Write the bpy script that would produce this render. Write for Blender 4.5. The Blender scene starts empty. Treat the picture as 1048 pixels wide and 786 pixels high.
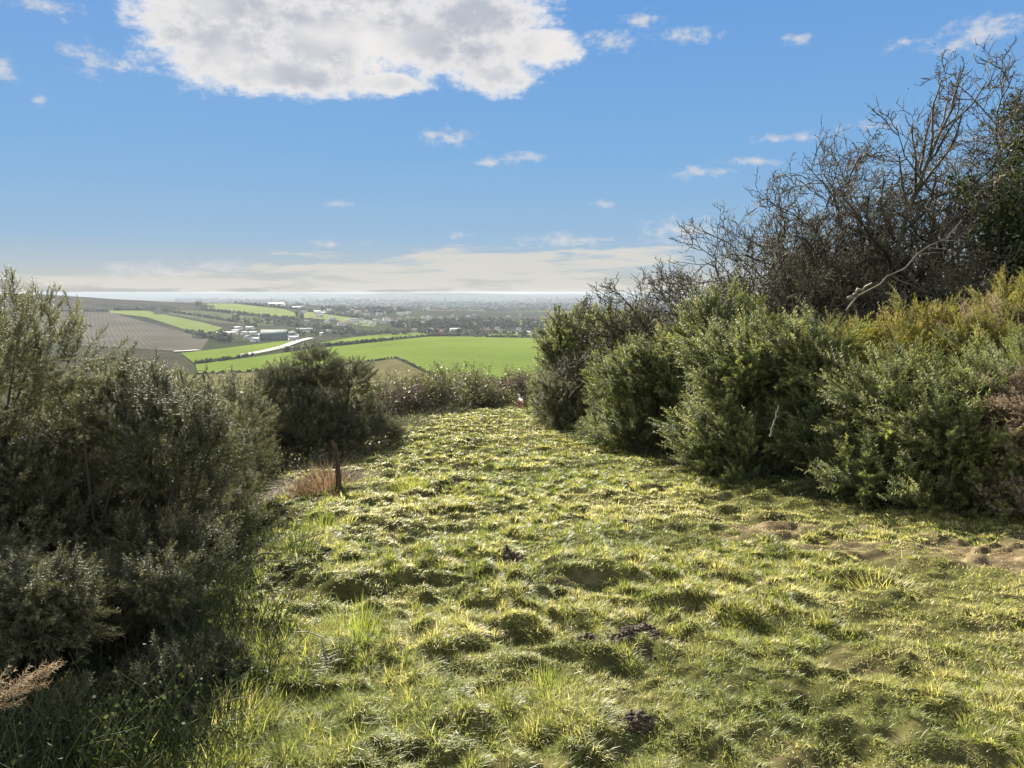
import bpy, math, random
import numpy as np
from mathutils import Vector

R = math.radians
PI = math.pi
rng = np.random.default_rng(7)
scene = bpy.context.scene
COL = scene.collection

# ------------------------------------------------------------------ helpers
def nrm(a):
    return a / np.maximum(np.linalg.norm(a, axis=-1, keepdims=True), 1e-9)

def hash2(ix, iy, s):
    h = (ix.astype(np.int64) * 374761393 + iy.astype(np.int64) * 668265263 + s * 974634539) & 0xffffffff
    h = ((h ^ (h >> 13)) * 1274126177) & 0xffffffff
    h = h ^ (h >> 16)
    return (h & 0xffff) / 65535.0

def vnoise(x, y, s=0):
    ix = np.floor(x); iy = np.floor(y)
    fx = x - ix; fy = y - iy
    fx = fx * fx * (3 - 2 * fx); fy = fy * fy * (3 - 2 * fy)
    a = hash2(ix, iy, s); b = hash2(ix + 1, iy, s)
    c = hash2(ix, iy + 1, s); d = hash2(ix + 1, iy + 1, s)
    return (a * (1 - fx) + b * fx) * (1 - fy) + (c * (1 - fx) + d * fx) * fy

def fbm(x, y, s=0, o=4, g=0.5):
    v = 0.0; a = 1.0; n = 0.0
    for i in range(o):
        v = v + a * vnoise(x * 2.03 ** i + 17.3 * i, y * 2.03 ** i - 9.1 * i, s + i)
        n += a; a *= g
    return v / n

def sstep(a, b, x):
    t = np.clip((x - a) / (b - a), 0, 1)
    return t * t * (3 - 2 * t)

# ------------------------------------------------------------------ terrain
KY = np.array([-60, -30, -10, 0, 5, 10, 20, 30, 38, 44, 60, 100, 200, 400, 700, 1000, 2000, 4000, 30000], float)
KZ = np.array([3.2, 2.2, .7, 0, -.30, -.70, -1.75, -2.95, -4.05, -5.4, -10.5, -24, -48, -66, -79, -84, -88, -90, -90], float)
_ss = np.linspace(np.arcsinh(-60 / 5.), np.arcsinh(30000 / 5.), 3000)
_zz = np.interp(5 * np.sinh(_ss), KY, KZ)
_k = np.exp(-np.linspace(-2.5, 2.5, 61) ** 2); _k /= _k.sum()
_zz = np.convolve(np.pad(_zz, 30, mode='edge'), _k, mode='valid')

def bump(x, y, cx, cy, sx, sy, h):
    return h * np.exp(-((x - cx) / sx) ** 2 - ((y - cy) / sy) ** 2)

def T0(x, y):
    """smooth ground height"""
    x = np.asarray(x, float); y = np.asarray(y, float)
    r = np.hypot(x, y)
    z = np.interp(np.arcsinh(y / 5.), _ss, _zz)
    near = np.exp(-(r / 70.0) ** 2)
    left = np.log1p(np.exp((-x - 1.7) * 2)) / 2
    right = np.log1p(np.exp((x - 4.5) * 2)) / 2
    z = z - near * 0.16 * np.minimum(left, 9) + near * 0.10 * np.minimum(right, 9)
    f = sstep(500, 1100, r)
    z = z + f * (fbm(x / 420., y / 420., 3, 3) - .5) * 10
    f2 = sstep(2600, 6000, r)
    z = z + f2 * (fbm(x / 2600., y / 2600., 11, 4) - .5) * 60
    # the brown hill on the left, the brow of the green field, the far ridges
    z = z + bump(x, y, -1850, 2350, 900, 700, 92)
    z = z + bump(x, y, -1100, 3300, 800, 700, 40)
    z = z + bump(x, y, -100, 1180, 420, 260, 13)
    z = z + bump(x, y, -1250, 11000, 1100, 900, 95)
    z = z + bump(x, y, 1500, 11500, 1600, 900, 30)
    z = z + bump(x, y, -5200, 12500, 3200, 1500, 62)
    z = z + sstep(9000, 15500, r) * 92
    zc = np.clip((7 - z) / 6, -40, 40); z = np.where(r > 4000, 7 - 6 * np.log1p(np.exp(zc)), z)
    return z

def lumps(x, y):
    r = np.hypot(x, y)
    f = 1 - sstep(45, 75, r)
    m = fbm(x / 1.7, y / 1.7, 31, 2)
    wx = x + .18 * (vnoise(x / .7, y / .7, 13) - .5); wy = y + .18 * (vnoise(x / .6 + 7, y / .6, 14) - .5)
    a = fbm(wx / .33, wy / .27, 21, 3, .6)
    b = vnoise(wx / .17 + 5, wy / .15, 41)
    side = sstep(1.2, -2.0, x)                       # rougher towards the left edge
    soft = 1 - .45 * sstep(1.0, 3.2, x) * sstep(9, 5, y)
    c = fbm(wx / .24 + 3.1, wy / .19, 51, 3, .6)
    tuss = sstep(.55, .68, c) * sstep(.35, .60, vnoise(x / .9 + 9, y / .8, 87))      # steep sided tussocks in drifts
    pit = sstep(.60, .70, fbm(wx / .30 + 31, wy / .24, 57, 3, .6)) * sstep(.4, .65, vnoise(x / 1.2 + 19, y / 1.0, 88))   # hoof pits
    e = vnoise(x / .075, y / .07, 97)
    soft = soft * (.7 + .5 * sstep(.32, .68, fbm(x / 1.9, y / 1.5, 111, 2)))       # rough and trodden stretches
    soft = soft * (1 - .35 * np.exp(-((x - (.4 + 1.2 * np.exp(-y / 7.))) / .8) ** 2) * sstep(5, 9, y))     # the walked line to the gap
    h = (a - .5) * (.21 + .10 * side) * soft + np.maximum(b - .55, 0) * .15 * (.6 + side) * soft + (m - .5) * .045 + tuss * .075 * (.6 + .6 * side) * soft + (e - .5) * .018
    return .085 * np.tanh(h / .085) * f

def T(x, y):
    return T0(x, y) + lumps(np.asarray(x, float), np.asarray(y, float))

# camera model, in pixels of a 1048 x 786 photograph
FPX = 787.0; CX = 524.0; CY = 393.0; PITCH = math.atan(93 / FPX); EYE = 1.6
def ray(px, py):
    u = (np.asarray(px, float) - CX) / FPX; v = (CY - np.asarray(py, float)) / FPX
    c, s = math.cos(PITCH), math.sin(PITCH)
    d = np.stack([u, c + v * s, -s + v * c], -1)
    return nrm(d)

def at(px, py, y):
    """the point on the ray through a pixel at forward distance y"""
    d = ray(px, py)
    return np.array([0, 0, EYE]) + d * (y / d[..., 1:2])

_tt = np.exp(np.linspace(math.log(1.5), math.log(20000), 2600))
def proj(px, py):
    """where the ray through a pixel meets the ground"""
    px, py = np.broadcast_arrays(np.asarray(px, float), np.asarray(py, float))
    out = np.zeros(px.shape + (3,))
    for i in np.ndindex(px.shape):
        d = ray(px[i], py[i])
        p = np.array([0, 0, EYE]) + d * _tt[:, None]
        below = p[:, 2] < T0(p[:, 0], p[:, 1])
        k = int(np.argmax(below)) if below.any() else len(_tt) - 1
        a, b = _tt[max(k - 1, 0)], _tt[k]
        for _ in range(18):
            m = .5 * (a + b); q = d * m
            if q[2] + EYE < T0(q[0], q[1]): b = m
            else: a = m
        q = d * b
        out[i] = (q[0], q[1], T0(q[0], q[1]))
    return out

def G(x, y, dz=0.0):
    return np.array([x, y, float(T0(x, y)) + dz])

# ------------------------------------------------------------------ meshes and objects
def mesh(name, V, F, mats, t=None, mi=None, smooth=False):
    """F: one (n,k) array or a list of them"""
    Fs = F if isinstance(F, list) else [F]
    Fs = [np.asarray(f, np.int32) for f in Fs if len(f)]
    V = np.asarray(V, np.float32)
    me = bpy.data.meshes.new(name)
    me.vertices.add(len(V)); me.vertices.foreach_set('co', V.ravel())
    nl = sum(f.size for f in Fs); nf = sum(len(f) for f in Fs)
    me.loops.add(nl); me.polygons.add(nf)
    me.loops.foreach_set('vertex_index', np.concatenate([f.ravel() for f in Fs]))
    tot = np.concatenate([np.full(len(f), f.shape[1], np.int32) for f in Fs])
    me.polygons.foreach_set('loop_start', np.concatenate([[0], np.cumsum(tot)[:-1]]).astype(np.int32))
    me.polygons.foreach_set('loop_total', tot)
    if mi is not None: me.polygons.foreach_set('material_index', np.asarray(mi, np.int32))
    if smooth: me.polygons.foreach_set('use_smooth', np.ones(nf, bool))
    for m in (mats if isinstance(mats, (list, tuple)) else [mats]): me.materials.append(m)
    if t is not None:
        a = me.attributes.new('t', 'FLOAT', 'POINT'); a.data.foreach_set('value', np.asarray(t, np.float32))
    me.update(calc_edges=True)
    return me

def link(name, me, parent=None, loc=None):
    o = bpy.data.objects.new(name, me); COL.objects.link(o)
    if loc is not None: o.location = [float(v) for v in loc]
    if parent is not None: o.parent = parent
    return o

def tag(o, label=None, cat=None, group=None, kind=None):
    if label: o['label'] = label
    if cat: o['category'] = cat
    if group: o['group'] = group
    if kind: o['kind'] = kind
    return o

def thing(name, loc, label, cat, group=None):
    return tag(link(name, None, None, loc), label, cat, group)

class MB:
    """collects pieces of a mesh"""
    def __init__(s): s.V = []; s.F3 = []; s.F4 = []; s.t = []; s.n = 0; s.m3 = []; s.m4 = []
    def add(s, V, F, t=0.5, m=0):
        V = np.asarray(V, float).reshape(-1, 3); F = np.asarray(F, np.int64)
        (s.F3 if F.shape[1] == 3 else s.F4).append(F + s.n)
        (s.m3 if F.shape[1] == 3 else s.m4).append(np.full(len(F), m))
        s.V.append(V); s.t.append(np.broadcast_to(np.asarray(t, float).ravel() if np.ndim(t) else t, (len(V),)))
        s.n += len(V)
    def box(s, c, d, rz=0, t=.5, m=0):
        q = np.array([[x, y, z] for z in (-.5, .5) for x, y in ((-.5, -.5), (.5, -.5), (.5, .5), (-.5, .5))]) * d
        ca, sa = math.cos(rz), math.sin(rz)
        q = q @ np.array([[ca, sa, 0], [-sa, ca, 0], [0, 0, 1]]) + c
        s.add(q, [[0, 3, 2, 1], [4, 5, 6, 7], [0, 1, 5, 4], [1, 2, 6, 5], [2, 3, 7, 6], [3, 0, 4, 7]], t, m)
    def build(s, name, mats, smooth=False):
        F = []; mi = []
        if s.F3: F.append(np.concatenate(s.F3)); mi += s.m3
        if s.F4: F.append(np.concatenate(s.F4)); mi += s.m4
        return mesh(name, np.concatenate(s.V), F, mats, np.concatenate(s.t), np.concatenate(mi), smooth)

def tubes(mb, P, Rr, k, t=.5):
    """P (B,n,3) polylines with radii (B,n) -> k sided tubes"""
    B, n, _ = P.shape
    if B == 0: return
    Tn = nrm(np.gradient(P, axis=1))
    mean = nrm(P[:, -1] - P[:, 0] + 1e-6)
    ref = np.where(np.abs(mean[:, 2:3]) < .8, np.array([[0, 0, 1.]]), np.array([[1., 0, 0]]))
    N = nrm(np.cross(Tn, ref[:, None, :])); Bn = np.cross(Tn, N)
    a = np.arange(k) * 2 * PI / k
    V = P[:, :, None] + Rr[:, :, None, None] * (np.cos(a)[:, None] * N[:, :, None] + np.sin(a)[:, None] * Bn[:, :, None])
    idx = np.arange(B * n * k).reshape(B, n, k)
    j = (np.arange(k) + 1) % k
    F = np.stack([idx[:, :-1], idx[:, :-1][..., j], idx[:, 1:][..., j], idx[:, 1:]], -1).reshape(-1, 4)
    tt = np.broadcast_to(np.asarray(t, float).reshape(-1, 1, 1) if np.ndim(t) else t, (B, n, k))
    mb.add(V.reshape(-1, 3), F, tt.ravel() if np.ndim(t) else t)

# ------------------------------------------------------------------ materials
def new_mat(name):
    m = bpy.data.materials.new(name); m.use_nodes = True
    nt = m.node_tree; nt.nodes.clear()
    return m, nt, nt.nodes, nt.links

def ramp(nodes, stops):
    r = nodes.new('ShaderNodeValToRGB'); e = r.color_ramp.elements
    while len(e) < len(stops): e.new(.5)
    for i, (p, c) in enumerate(stops):
        e[i].position = p; e[i].color = (*c, 1)
    return r

def leaf_mat(name, stops, trans=.4, rough=.5, spec=.35, tint=(1.15, 1.25, .6), noise=0.0, nscale=1.2):
    """foliage: colour runs along the per-leaf value t"""
    m, nt, N, L = new_mat(name)
    at_ = N.new('ShaderNodeAttribute'); at_.attribute_name = 't'
    rp = ramp(N, stops)
    fac = at_.outputs['Fac']
    if noise:
        tc = N.new('ShaderNodeTexCoord'); nz = N.new('ShaderNodeTexNoise')
        nz.inputs['Scale'].default_value = nscale; nz.inputs['Detail'].default_value = 3
        L.new(tc.outputs['Object'], nz.inputs['Vector'])
        ma = N.new('ShaderNodeMath'); ma.operation = 'MULTIPLY_ADD'; ma.inputs[1].default_value = noise * 2; ma.inputs[2].default_value = -noise
        L.new(nz.outputs['Fac'], ma.inputs[0])
        ad = N.new('ShaderNodeMath'); ad.operation = 'ADD'; ad.use_clamp = True
        L.new(fac, ad.inputs[0]); L.new(ma.outputs[0], ad.inputs[1]); fac = ad.outputs[0]
    L.new(fac, rp.inputs['Fac'])
    p = N.new('ShaderNodeBsdfPrincipled'); p.inputs['Roughness'].default_value = rough
    p.inputs['Specular IOR Level'].default_value = spec
    L.new(rp.outputs['Color'], p.inputs['Base Color'])
    tr = N.new('ShaderNodeBsdfTranslucent')
    mx = N.new('ShaderNodeMix'); mx.data_type = 'RGBA'; mx.blend_type = 'MULTIPLY'; mx.inputs[0].default_value = 1
    L.new(rp.outputs['Color'], mx.inputs[6]); mx.inputs[7].default_value = (*tint, 1)
    L.new(mx.outputs[2], tr.inputs['Color'])
    ms = N.new('ShaderNodeMixShader'); ms.inputs[0].default_value = trans
    L.new(p.outputs[0], ms.inputs[1]); L.new(tr.outputs[0], ms.inputs[2])
    o = N.new('ShaderNodeOutputMaterial'); L.new(ms.outputs[0], o.inputs['Surface'])
    return m

def noise_mat(name, stops, scale=3.0, rough=.8, detail=6, stretch=(1, 1, 1), bump_=0.0, spec=.3, coord='Object', useattr=False):
    m, nt, N, L = new_mat(name)
    tc = N.new('ShaderNodeTexCoord'); mp = N.new('ShaderNodeMapping'); mp.inputs['Scale'].default_value = stretch
    L.new(tc.outputs[coord], mp.inputs['Vector'])
    nz = N.new('ShaderNodeTexNoise'); nz.inputs['Scale'].default_value = scale; nz.inputs['Detail'].default_value = detail
    nz.inputs['Roughness'].default_value = .62
    L.new(mp.outputs[0], nz.inputs['Vector'])
    rp = ramp(N, stops); L.new(nz.outputs['Fac'], rp.inputs['Fac'])
    p = N.new('ShaderNodeBsdfPrincipled'); p.inputs['Roughness'].default_value = rough; p.inputs['Specular IOR Level'].default_value = spec
    L.new(rp.outputs['Color'], p.inputs['Base Color'])
    if bump_:
        b = N.new('ShaderNodeBump'); b.inputs['Strength'].default_value = bump_; b.inputs['Distance'].default_value = .02
        L.new(nz.outputs['Fac'], b.inputs['Height']); L.new(b.outputs[0], p.inputs['Normal'])
    o = N.new('ShaderNodeOutputMaterial'); L.new(p.outputs[0], o.inputs['Surface'])
    return m

M = {}
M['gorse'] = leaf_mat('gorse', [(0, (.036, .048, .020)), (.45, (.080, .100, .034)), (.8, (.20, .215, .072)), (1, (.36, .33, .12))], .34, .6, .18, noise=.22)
M['gorse_yellow'] = leaf_mat('gorse_yellow', [(0, (.075, .085, .020)), (.4, (.150, .155, .030)), (.75, (.25, .215, .045)), (1, (.32, .23, .06))], .34, .6, .18, noise=.25)
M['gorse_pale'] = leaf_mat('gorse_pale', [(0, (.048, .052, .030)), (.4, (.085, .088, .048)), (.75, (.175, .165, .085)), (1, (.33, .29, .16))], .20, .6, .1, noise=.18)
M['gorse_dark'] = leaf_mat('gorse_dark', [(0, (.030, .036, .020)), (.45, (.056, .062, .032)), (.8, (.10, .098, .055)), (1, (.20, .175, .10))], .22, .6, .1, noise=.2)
M['gorse_dead'] = leaf_mat('gorse_dead', [(0, (.12, .085, .052)), (.5, (.22, .170, .105)), (1, (.36, .29, .19))], .28, .7, .15, (1.2, 1, .8))
M['ivy'] = leaf_mat('ivy', [(0, (.032, .050, .018)), (.6, (.066, .092, .034)), (1, (.15, .16, .065))], .2, .6, .15)
M['scrub'] = leaf_mat('scrub', [(0, (.065, .062, .036)), (.5, (.115, .108, .062)), (1, (.20, .18, .105))], .3, .6, .3, noise=.2)
M['scrub_red'] = leaf_mat('scrub_red', [(0, (.060, .050, .034)), (.5, (.100, .082, .056)), (1, (.16, .13, .09))], .3, .6, .3, (1.1, 1, .8), noise=.2)
M['bracken'] = leaf_mat('bracken', [(0, (.10, .066, .042)), (.5, (.18, .125, .080)), (1, (.36, .28, .18))], .35, .7, .15, (1.1, 1, .8))
M['weed'] = leaf_mat('weed', [(0, (.030, .045, .018)), (.6, (.055, .072, .030)), (.9, (.10, .105, .050)), (1, (.22, .20, .12))], .3, .7, .12)
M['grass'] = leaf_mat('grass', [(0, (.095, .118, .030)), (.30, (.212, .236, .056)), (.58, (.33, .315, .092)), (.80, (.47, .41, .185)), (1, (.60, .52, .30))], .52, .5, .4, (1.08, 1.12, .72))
M['bark'] = noise_mat('bark', [(.3, (.028, .025, .019)), (.5, (.065, .059, .043)), (.72, (.125, .115, .082))], 9, .85, 8, (1, 1, .3), .4)
M['twig'] = leaf_mat('twig', [(0, (.042, .037, .024)), (.5, (.094, .083, .053)), (1, (.185, .165, .105))], 0.0, .8, .15)
M['pale_wood'] = noise_mat('pale_wood', [(.3, (.075, .065, .046)), (.7, (.165, .145, .105))], 12, .8, 6, (1, 1, .2), .3)
M['soil'] = noise_mat('soil', [(.3, (.020, .013, .008)), (.55, (.045, .031, .018)), (.75, (.085, .060, .036))], 14, .95, 10, bump_=.6)
M['post'] = noise_mat('post', [(.3, (.030, .022, .015)), (.7, (.085, .060, .040))], 16, .9, 6, (1, 1, .15), .5)
M['crown'] = leaf_mat('crown', [(0, (.028, .034, .018)), (.5, (.058, .062, .034)), (1, (.105, .098, .056))], .2, .7, .2)
M['canopy'] = leaf_mat('canopy', [(0, (.020, .023, .016)), (.5, (.040, .039, .027)), (.8, (.060, .054, .038)), (1, (.085, .078, .052))], .1, .9, .03)
M['wall_white'] = noise_mat('wall_white', [(.3, (.42, .41, .38)), (.7, (.54, .52, .49))], .4)
M['wall_brick'] = noise_mat('wall_brick', [(.3, (.26, .15, .11)), (.7, (.36, .23, .17))], .6)
M['wall_stone'] = noise_mat('wall_stone', [(.3, (.34, .31, .26)), (.7, (.46, .43, .37))], .6)
M['roof_slate'] = noise_mat('roof_slate', [(.3, (.06, .063, .068)), (.7, (.11, .115, .12))], .5, .9, spec=.03)
M['roof_red'] = noise_mat('roof_red', [(.3, (.09, .055, .042)), (.7, (.15, .09, .068))], .5, .9, spec=.03)
M['roof_metal'] = noise_mat('roof_metal', [(.3, (.17, .175, .175)), (.7, (.27, .28, .28))], .2, .8, spec=.1)
M['roof_green'] = noise_mat('roof_green', [(.3, (.055, .072, .063)), (.7, (.085, .105, .095))], .12, .9, spec=.05)
M['glass'] = noise_mat('glass', [(.3, (.03, .035, .04)), (.7, (.06, .065, .07))], 1, .1, spec=.7)
M['road'] = noise_mat('road', [(.3, (.17, .17, .16)), (.7, (.24, .235, .22))], .05, .9, spec=.05)
M['track'] = noise_mat('track', [(.3, (.22, .20, .16)), (.7, (.25, .23, .19))], .05, .9, spec=.05)

def field_mat(name, c0, c1, scale, line=0.0, ang=0.0, lw=6.0, rough=.9):
    """field: patchy colour with drill or plough lines"""
    m, nt, N, L = new_mat(name)
    tc = N.new('ShaderNodeTexCoord')
    nz = N.new('ShaderNodeTexNoise'); nz.inputs['Scale'].default_value = scale; nz.inputs['Detail'].default_value = 8; nz.inputs['Roughness'].default_value = .65
    L.new(tc.outputs['Object'], nz.inputs['Vector'])
    fac = nz.outputs['Fac']
    if line:
        mp = N.new('ShaderNodeMapping'); mp.inputs['Rotation'].default_value = (0, 0, ang)
        L.new(tc.outputs['Object'], mp.inputs['Vector'])
        w = N.new('ShaderNodeTexWave'); w.inputs['Scale'].default_value = 1 / lw; w.inputs['Distortion'].default_value = 1.5; w.inputs['Detail'].default_value = 2
        w.inputs['Detail Scale'].default_value = .1
        L.new(mp.outputs[0], w.inputs['Vector'])
        mm = N.new('ShaderNodeMath'); mm.operation = 'MULTIPLY_ADD'; mm.inputs[1].default_value = line; L.new(w.outputs['Fac'], mm.inputs[0]); L.new(fac, mm.inputs[2])
        sb = N.new('ShaderNodeMath'); sb.operation = 'SUBTRACT'; sb.inputs[1].default_value = line / 2; L.new(mm.outputs[0], sb.inputs[0]); fac = sb.outputs[0]
    rp = ramp(N, [(.32, c0), (.68, c1)]); L.new(fac, rp.inputs['Fac'])
    p = N.new('ShaderNodeBsdfDiffuse'); L.new(rp.outputs['Color'], p.inputs['Color'])
    o = N.new('ShaderNodeOutputMaterial'); L.new(p.outputs[0], o.inputs['Surface'])
    return m

M['f_green'] = field_mat('f_green', (.072, .104, .018), (.112, .142, .026), .006, .25, .5, 50)
M['f_pale'] = field_mat('f_pale', (.085, .115, .030), (.135, .145, .048), .010, .4, .2, 50)
M['f_tan'] = field_mat('f_tan', (.055, .056, .022), (.105, .092, .042), .035, .2, 1.2, 30)
M['f_olive'] = field_mat('f_olive', (.046, .053, .025), (.080, .080, .040), .014)
M['f_brown'] = field_mat('f_brown', (.050, .045, .035), (.085, .075, .058), .010, .18, -.5, 28)
M['f_moor'] = field_mat('f_moor', (.024, .022, .016), (.050, .043, .032), .012)

# ------------------------------------------------------------------ ground
def ground_mat():
    m, nt, N, L = new_mat('ground')
    tc = N.new('ShaderNodeTexCoord')
    def noise(s, d=6, ro=.6):
        n = N.new('ShaderNodeTexNoise'); n.inputs['Scale'].default_value = s; n.inputs['Detail'].default_value = d; n.inputs['Roughness'].default_value = ro
        L.new(tc.outputs['Object'], n.inputs['Vector']); return n
    n1 = noise(5, 8, .7); n2 = noise(.0012, 7, .62)
    turf = ramp(N, [(.3, (.025, .024, .010)), (.5, (.050, .050, .018)), (.7, (.105, .092, .040))]); L.new(n1.outputs['Fac'], turf.inputs['Fac'])
    mud = ramp(N, [(.34, (.035, .025, .015)), (.5, (.095, .072, .042)), (.66, (.21, .165, .095))]); L.new(n1.outputs['Fac'], mud.inputs['Fac'])
    at_ = N.new('ShaderNodeAttribute'); at_.attribute_name = 't'
    mx = N.new('ShaderNodeMix'); mx.data_type = 'RGBA'; L.new(at_.outputs['Fac'], mx.inputs[0]); L.new(turf.outputs[0], mx.inputs[6]); L.new(mud.outputs[0], mx.inputs[7])
    far = ramp(N, [(.32, (.016, .017, .012)), (.44, (.030, .036, .015)), (.5, (.040, .036, .023)), (.58, (.020, .020, .014)), (.68, (.036, .040, .018))]); L.new(n2.outputs['Fac'], far.inputs['Fac'])
    ln = N.new('ShaderNodeVectorMath'); ln.operation = 'LENGTH'; L.new(tc.outputs['Object'], ln.inputs[0])
    mr = N.new('ShaderNodeMapRange'); mr.inputs['From Min'].default_value = 60; mr.inputs['From Max'].default_value = 400; L.new(ln.outputs['Value'], mr.inputs['Value'])
    m2 = N.new('ShaderNodeMix'); m2.data_type = 'RGBA'; L.new(mr.outputs[0], m2.inputs[0]); L.new(mx.outputs[2], m2.inputs[6]); L.new(far.outputs[0], m2.inputs[7])
    p = N.new('ShaderNodeBsdfPrincipled'); p.inputs['Roughness'].default_value = 1; p.inputs['Specular IOR Level'].default_value = 0
    L.new(m2.outputs[2], p.inputs['Base Color'])
    b = N.new('ShaderNodeBump'); b.inputs['Strength'].default_value = .5; b.inputs['Distance'].default_value = .015; L.new(n1.outputs['Fac'], b.inputs['Height']); L.new(b.outputs[0], p.inputs['Normal'])
    o = N.new('ShaderNodeOutputMaterial'); L.new(p.outputs[0], o.inputs['Surface'])
    return m

def mud(x, y):
    """bare, trodden earth: the worn line on the right and small scattered patches"""
    path = np.exp(-((y - (6.0 + (x - 2.2) * -.05 + .35 * np.sin(x * 1.3))) / .85) ** 2) * sstep(.6, 2.6, x)
    n = fbm(x / .9, y / .55, 61, 4, .6)
    scat = sstep(.66, .74, fbm(x / .55, y / .45, 71, 3, .55)) * sstep(30, 12, y)
    return np.clip(sstep(.68, 1.02, path * .55 + n * .75) + scat * .3, 0, 1)

az = np.concatenate([np.linspace(-180, -50, 40)[:-1], np.linspace(-50, -42, 40)[:-1], np.linspace(-42, 42, 860), np.linspace(42, 50, 40)[1:], np.linspace(50, 180, 40)[1:]])
az = R(1) * az
lr = np.concatenate([np.arange(math.log(.35), math.log(2.2), .05), np.arange(math.log(2.2), math.log(46), .0052), np.arange(math.log(46), math.log(16500), .012)])
rr = np.exp(lr)
gx = rr[:, None] * np.sin(az)[None]; gy = rr[:, None] * np.cos(az)[None]
gz = T(gx, gy)
gt = mud(gx, gy) * (rr[:, None] < 60)
nr, na = gx.shape
idx = np.arange(nr * na).reshape(nr, na)
F = np.stack([idx[:-1, :-1], idx[:-1, 1:], idx[1:, 1:], idx[1:, :-1]], -1).reshape(-1, 4)[:, ::-1]
V = np.stack([gx, gy, gz], -1).reshape(-1, 3)
V = np.concatenate([V, [[0, 0, float(T(0, 0))]]])
cap = np.stack([idx[0, 1:], idx[0, :-1], np.full(na - 1, len(V) - 1)], -1)
tag(link('ground', mesh('ground', V, [F, cap[:, ::-1]], ground_mat(), np.append(gt.ravel(), 0), smooth=True)),
    'hillside pasture falling away to a wide vale of farmland', None, None, 'structure')

# ------------------------------------------------------------------ far fields, draped on the ground
def resample(pts, n):
    p = np.array(pts, float); s = np.concatenate([[0], np.cumsum(np.hypot(*np.diff(p, axis=0).T))])
    u = np.linspace(0, s[-1], n)
    return np.stack([np.interp(u, s, p[:, 0]), np.interp(u, s, p[:, 1])], -1)

def field(name, top, bottom, mat, off, label, n=60, m=40):
    a = resample(top, n); b = resample(bottom, n)
    A = proj(a[:, 0], a[:, 1]); B = proj(b[:, 0], b[:, 1])
    w = np.linspace(0, 1, m)[None, :, None]
    P = A[:, None] * (1 - w) + B[:, None] * w
    P[..., 2] = T0(P[..., 0], P[..., 1]) + off
    idx = np.arange(n * m).reshape(n, m)
    F = np.stack([idx[:-1, :-1], idx[:-1, 1:], idx[1:, 1:], idx[1:, :-1]], -1).reshape(-1, 4)
    o = link(name, mesh(name, P.reshape(-1, 3), F, M[mat], smooth=True))
    return tag(o, label, None, None, 'structure')

field('field', [(40, 300), (120, 301), (205, 307), (250, 313)], [(40, 318), (115, 318), (205, 331), (245, 337)], 'f_moor', .7, 'brown rough hillside along the left skyline')
field('field', [(40, 319), (113, 320), (190, 341), (214, 346)], [(40, 352), (120, 356), (180, 360), (206, 360)], 'f_brown', .9, 'brown ploughed field with furrows on the left hill')
field('field', [(112, 318), (150, 318.5), (205, 330), (228, 336)], [(112, 320.5), (150, 325), (190, 338), (212, 342)], 'f_pale', 1.3, 'pale yellow green strip between brown ploughland')
field('field', [(205, 311), (240, 311), (292, 317), (306, 322)], [(213, 316), (245, 320), (270, 323), (300, 327)], 'f_pale', 1.3, 'pale green field on the slope above the farm')
field('field', [(160, 317), (215, 319), (262, 325), (285, 330)], [(175, 322), (220, 330), (250, 333), (280, 334)], 'f_olive', 1.1, 'olive rough grazing between two hedges above the farm')
field('field', [(311, 319), (345, 323), (378, 328), (386, 331)], [(311, 326), (345, 328), (370, 334), (383, 335)], 'f_pale', 1.3, 'pale green field in front of the far town')
field('field', [(185, 362), (230, 357), (285, 350), (300, 349)], [(198, 372), (230, 369), (262, 363.5), (297, 356)], 'f_green', 1.0, 'small bright green field left of the road')
field('field', [(200, 374), (262, 366), (325, 357), (390, 350), (440, 345), (490, 345), (562, 347), (640, 348)],
      [(203, 384), (262, 381), (330, 376), (375, 371), (408, 367), (450, 389), (545, 390), (640, 390)], 'f_green', 1.2, 'large bright green winter crop field across the middle of the vale', 90, 60)
field('field', [(322, 353), (360, 346), (400, 341.5), (432, 341)], [(326, 356.5), (360, 352.5), (400, 348.5), (440, 344)], 'f_green', 1.5, 'narrow green strip behind the hedge of the large green field')
field('field', [(190, 384.5), (275, 381), (372, 371.5), (406, 367.5), (452, 390)], [(190, 420), (275, 420), (372, 420), (406, 420), (452, 420)], 'f_tan', .8, 'tan rough grass field below the scrub')
field('field', [(482, 329), (520, 328), (556, 329.5)], [(486, 333), (520, 334), (563, 336)], 'f_pale', 2.2, 'green playing field in the far town')
field('field', [(498, 341), (520, 340), (545, 341)], [(500, 344), (520, 344), (545, 344)], 'f_pale', 1.6, 'pale green patch by the white sheds of the far town')
field('field', [(430, 317), (500, 316), (590, 318)], [(440, 319), (500, 319), (590, 320.5)], 'f_tan', 3.5, 'thin tan field beyond the far town')

def ribbon(name, pts, width, mat, off, label, n=60):
    a = resample(pts, n); P = proj(a[:, 0], a[:, 1])
    d = nrm(np.gradient(P[:, :2], axis=0)); s = np.stack([-d[:, 1], d[:, 0]], -1)
    ww = np.asarray(width, float)
    Lp = P[:, :2] + s * ww / 2; Rp = P[:, :2] - s * ww / 2
    V = np.concatenate([np.c_[Lp, T0(Lp[:, 0], Lp[:, 1]) + off], np.c_[Rp, T0(Rp[:, 0], Rp[:, 1]) + off]])
    i = np.arange(n - 1)
    return tag(link(name, mesh(name, V, np.stack([i, i + n, i + n + 1, i + 1], -1), M[mat])), label, None, None, 'structure')
ribbon('road', [(250, 364), (272, 360), (290, 355.5), (305, 350), (318, 346.5)], 15, 'road', 1.7, 'pale road running up to the farm')
ribbon('road', [(178, 360.5), (190, 360), (203, 359)], 14, 'track', 1.7, 'pale farm track at the edge of the ploughed field')

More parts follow.
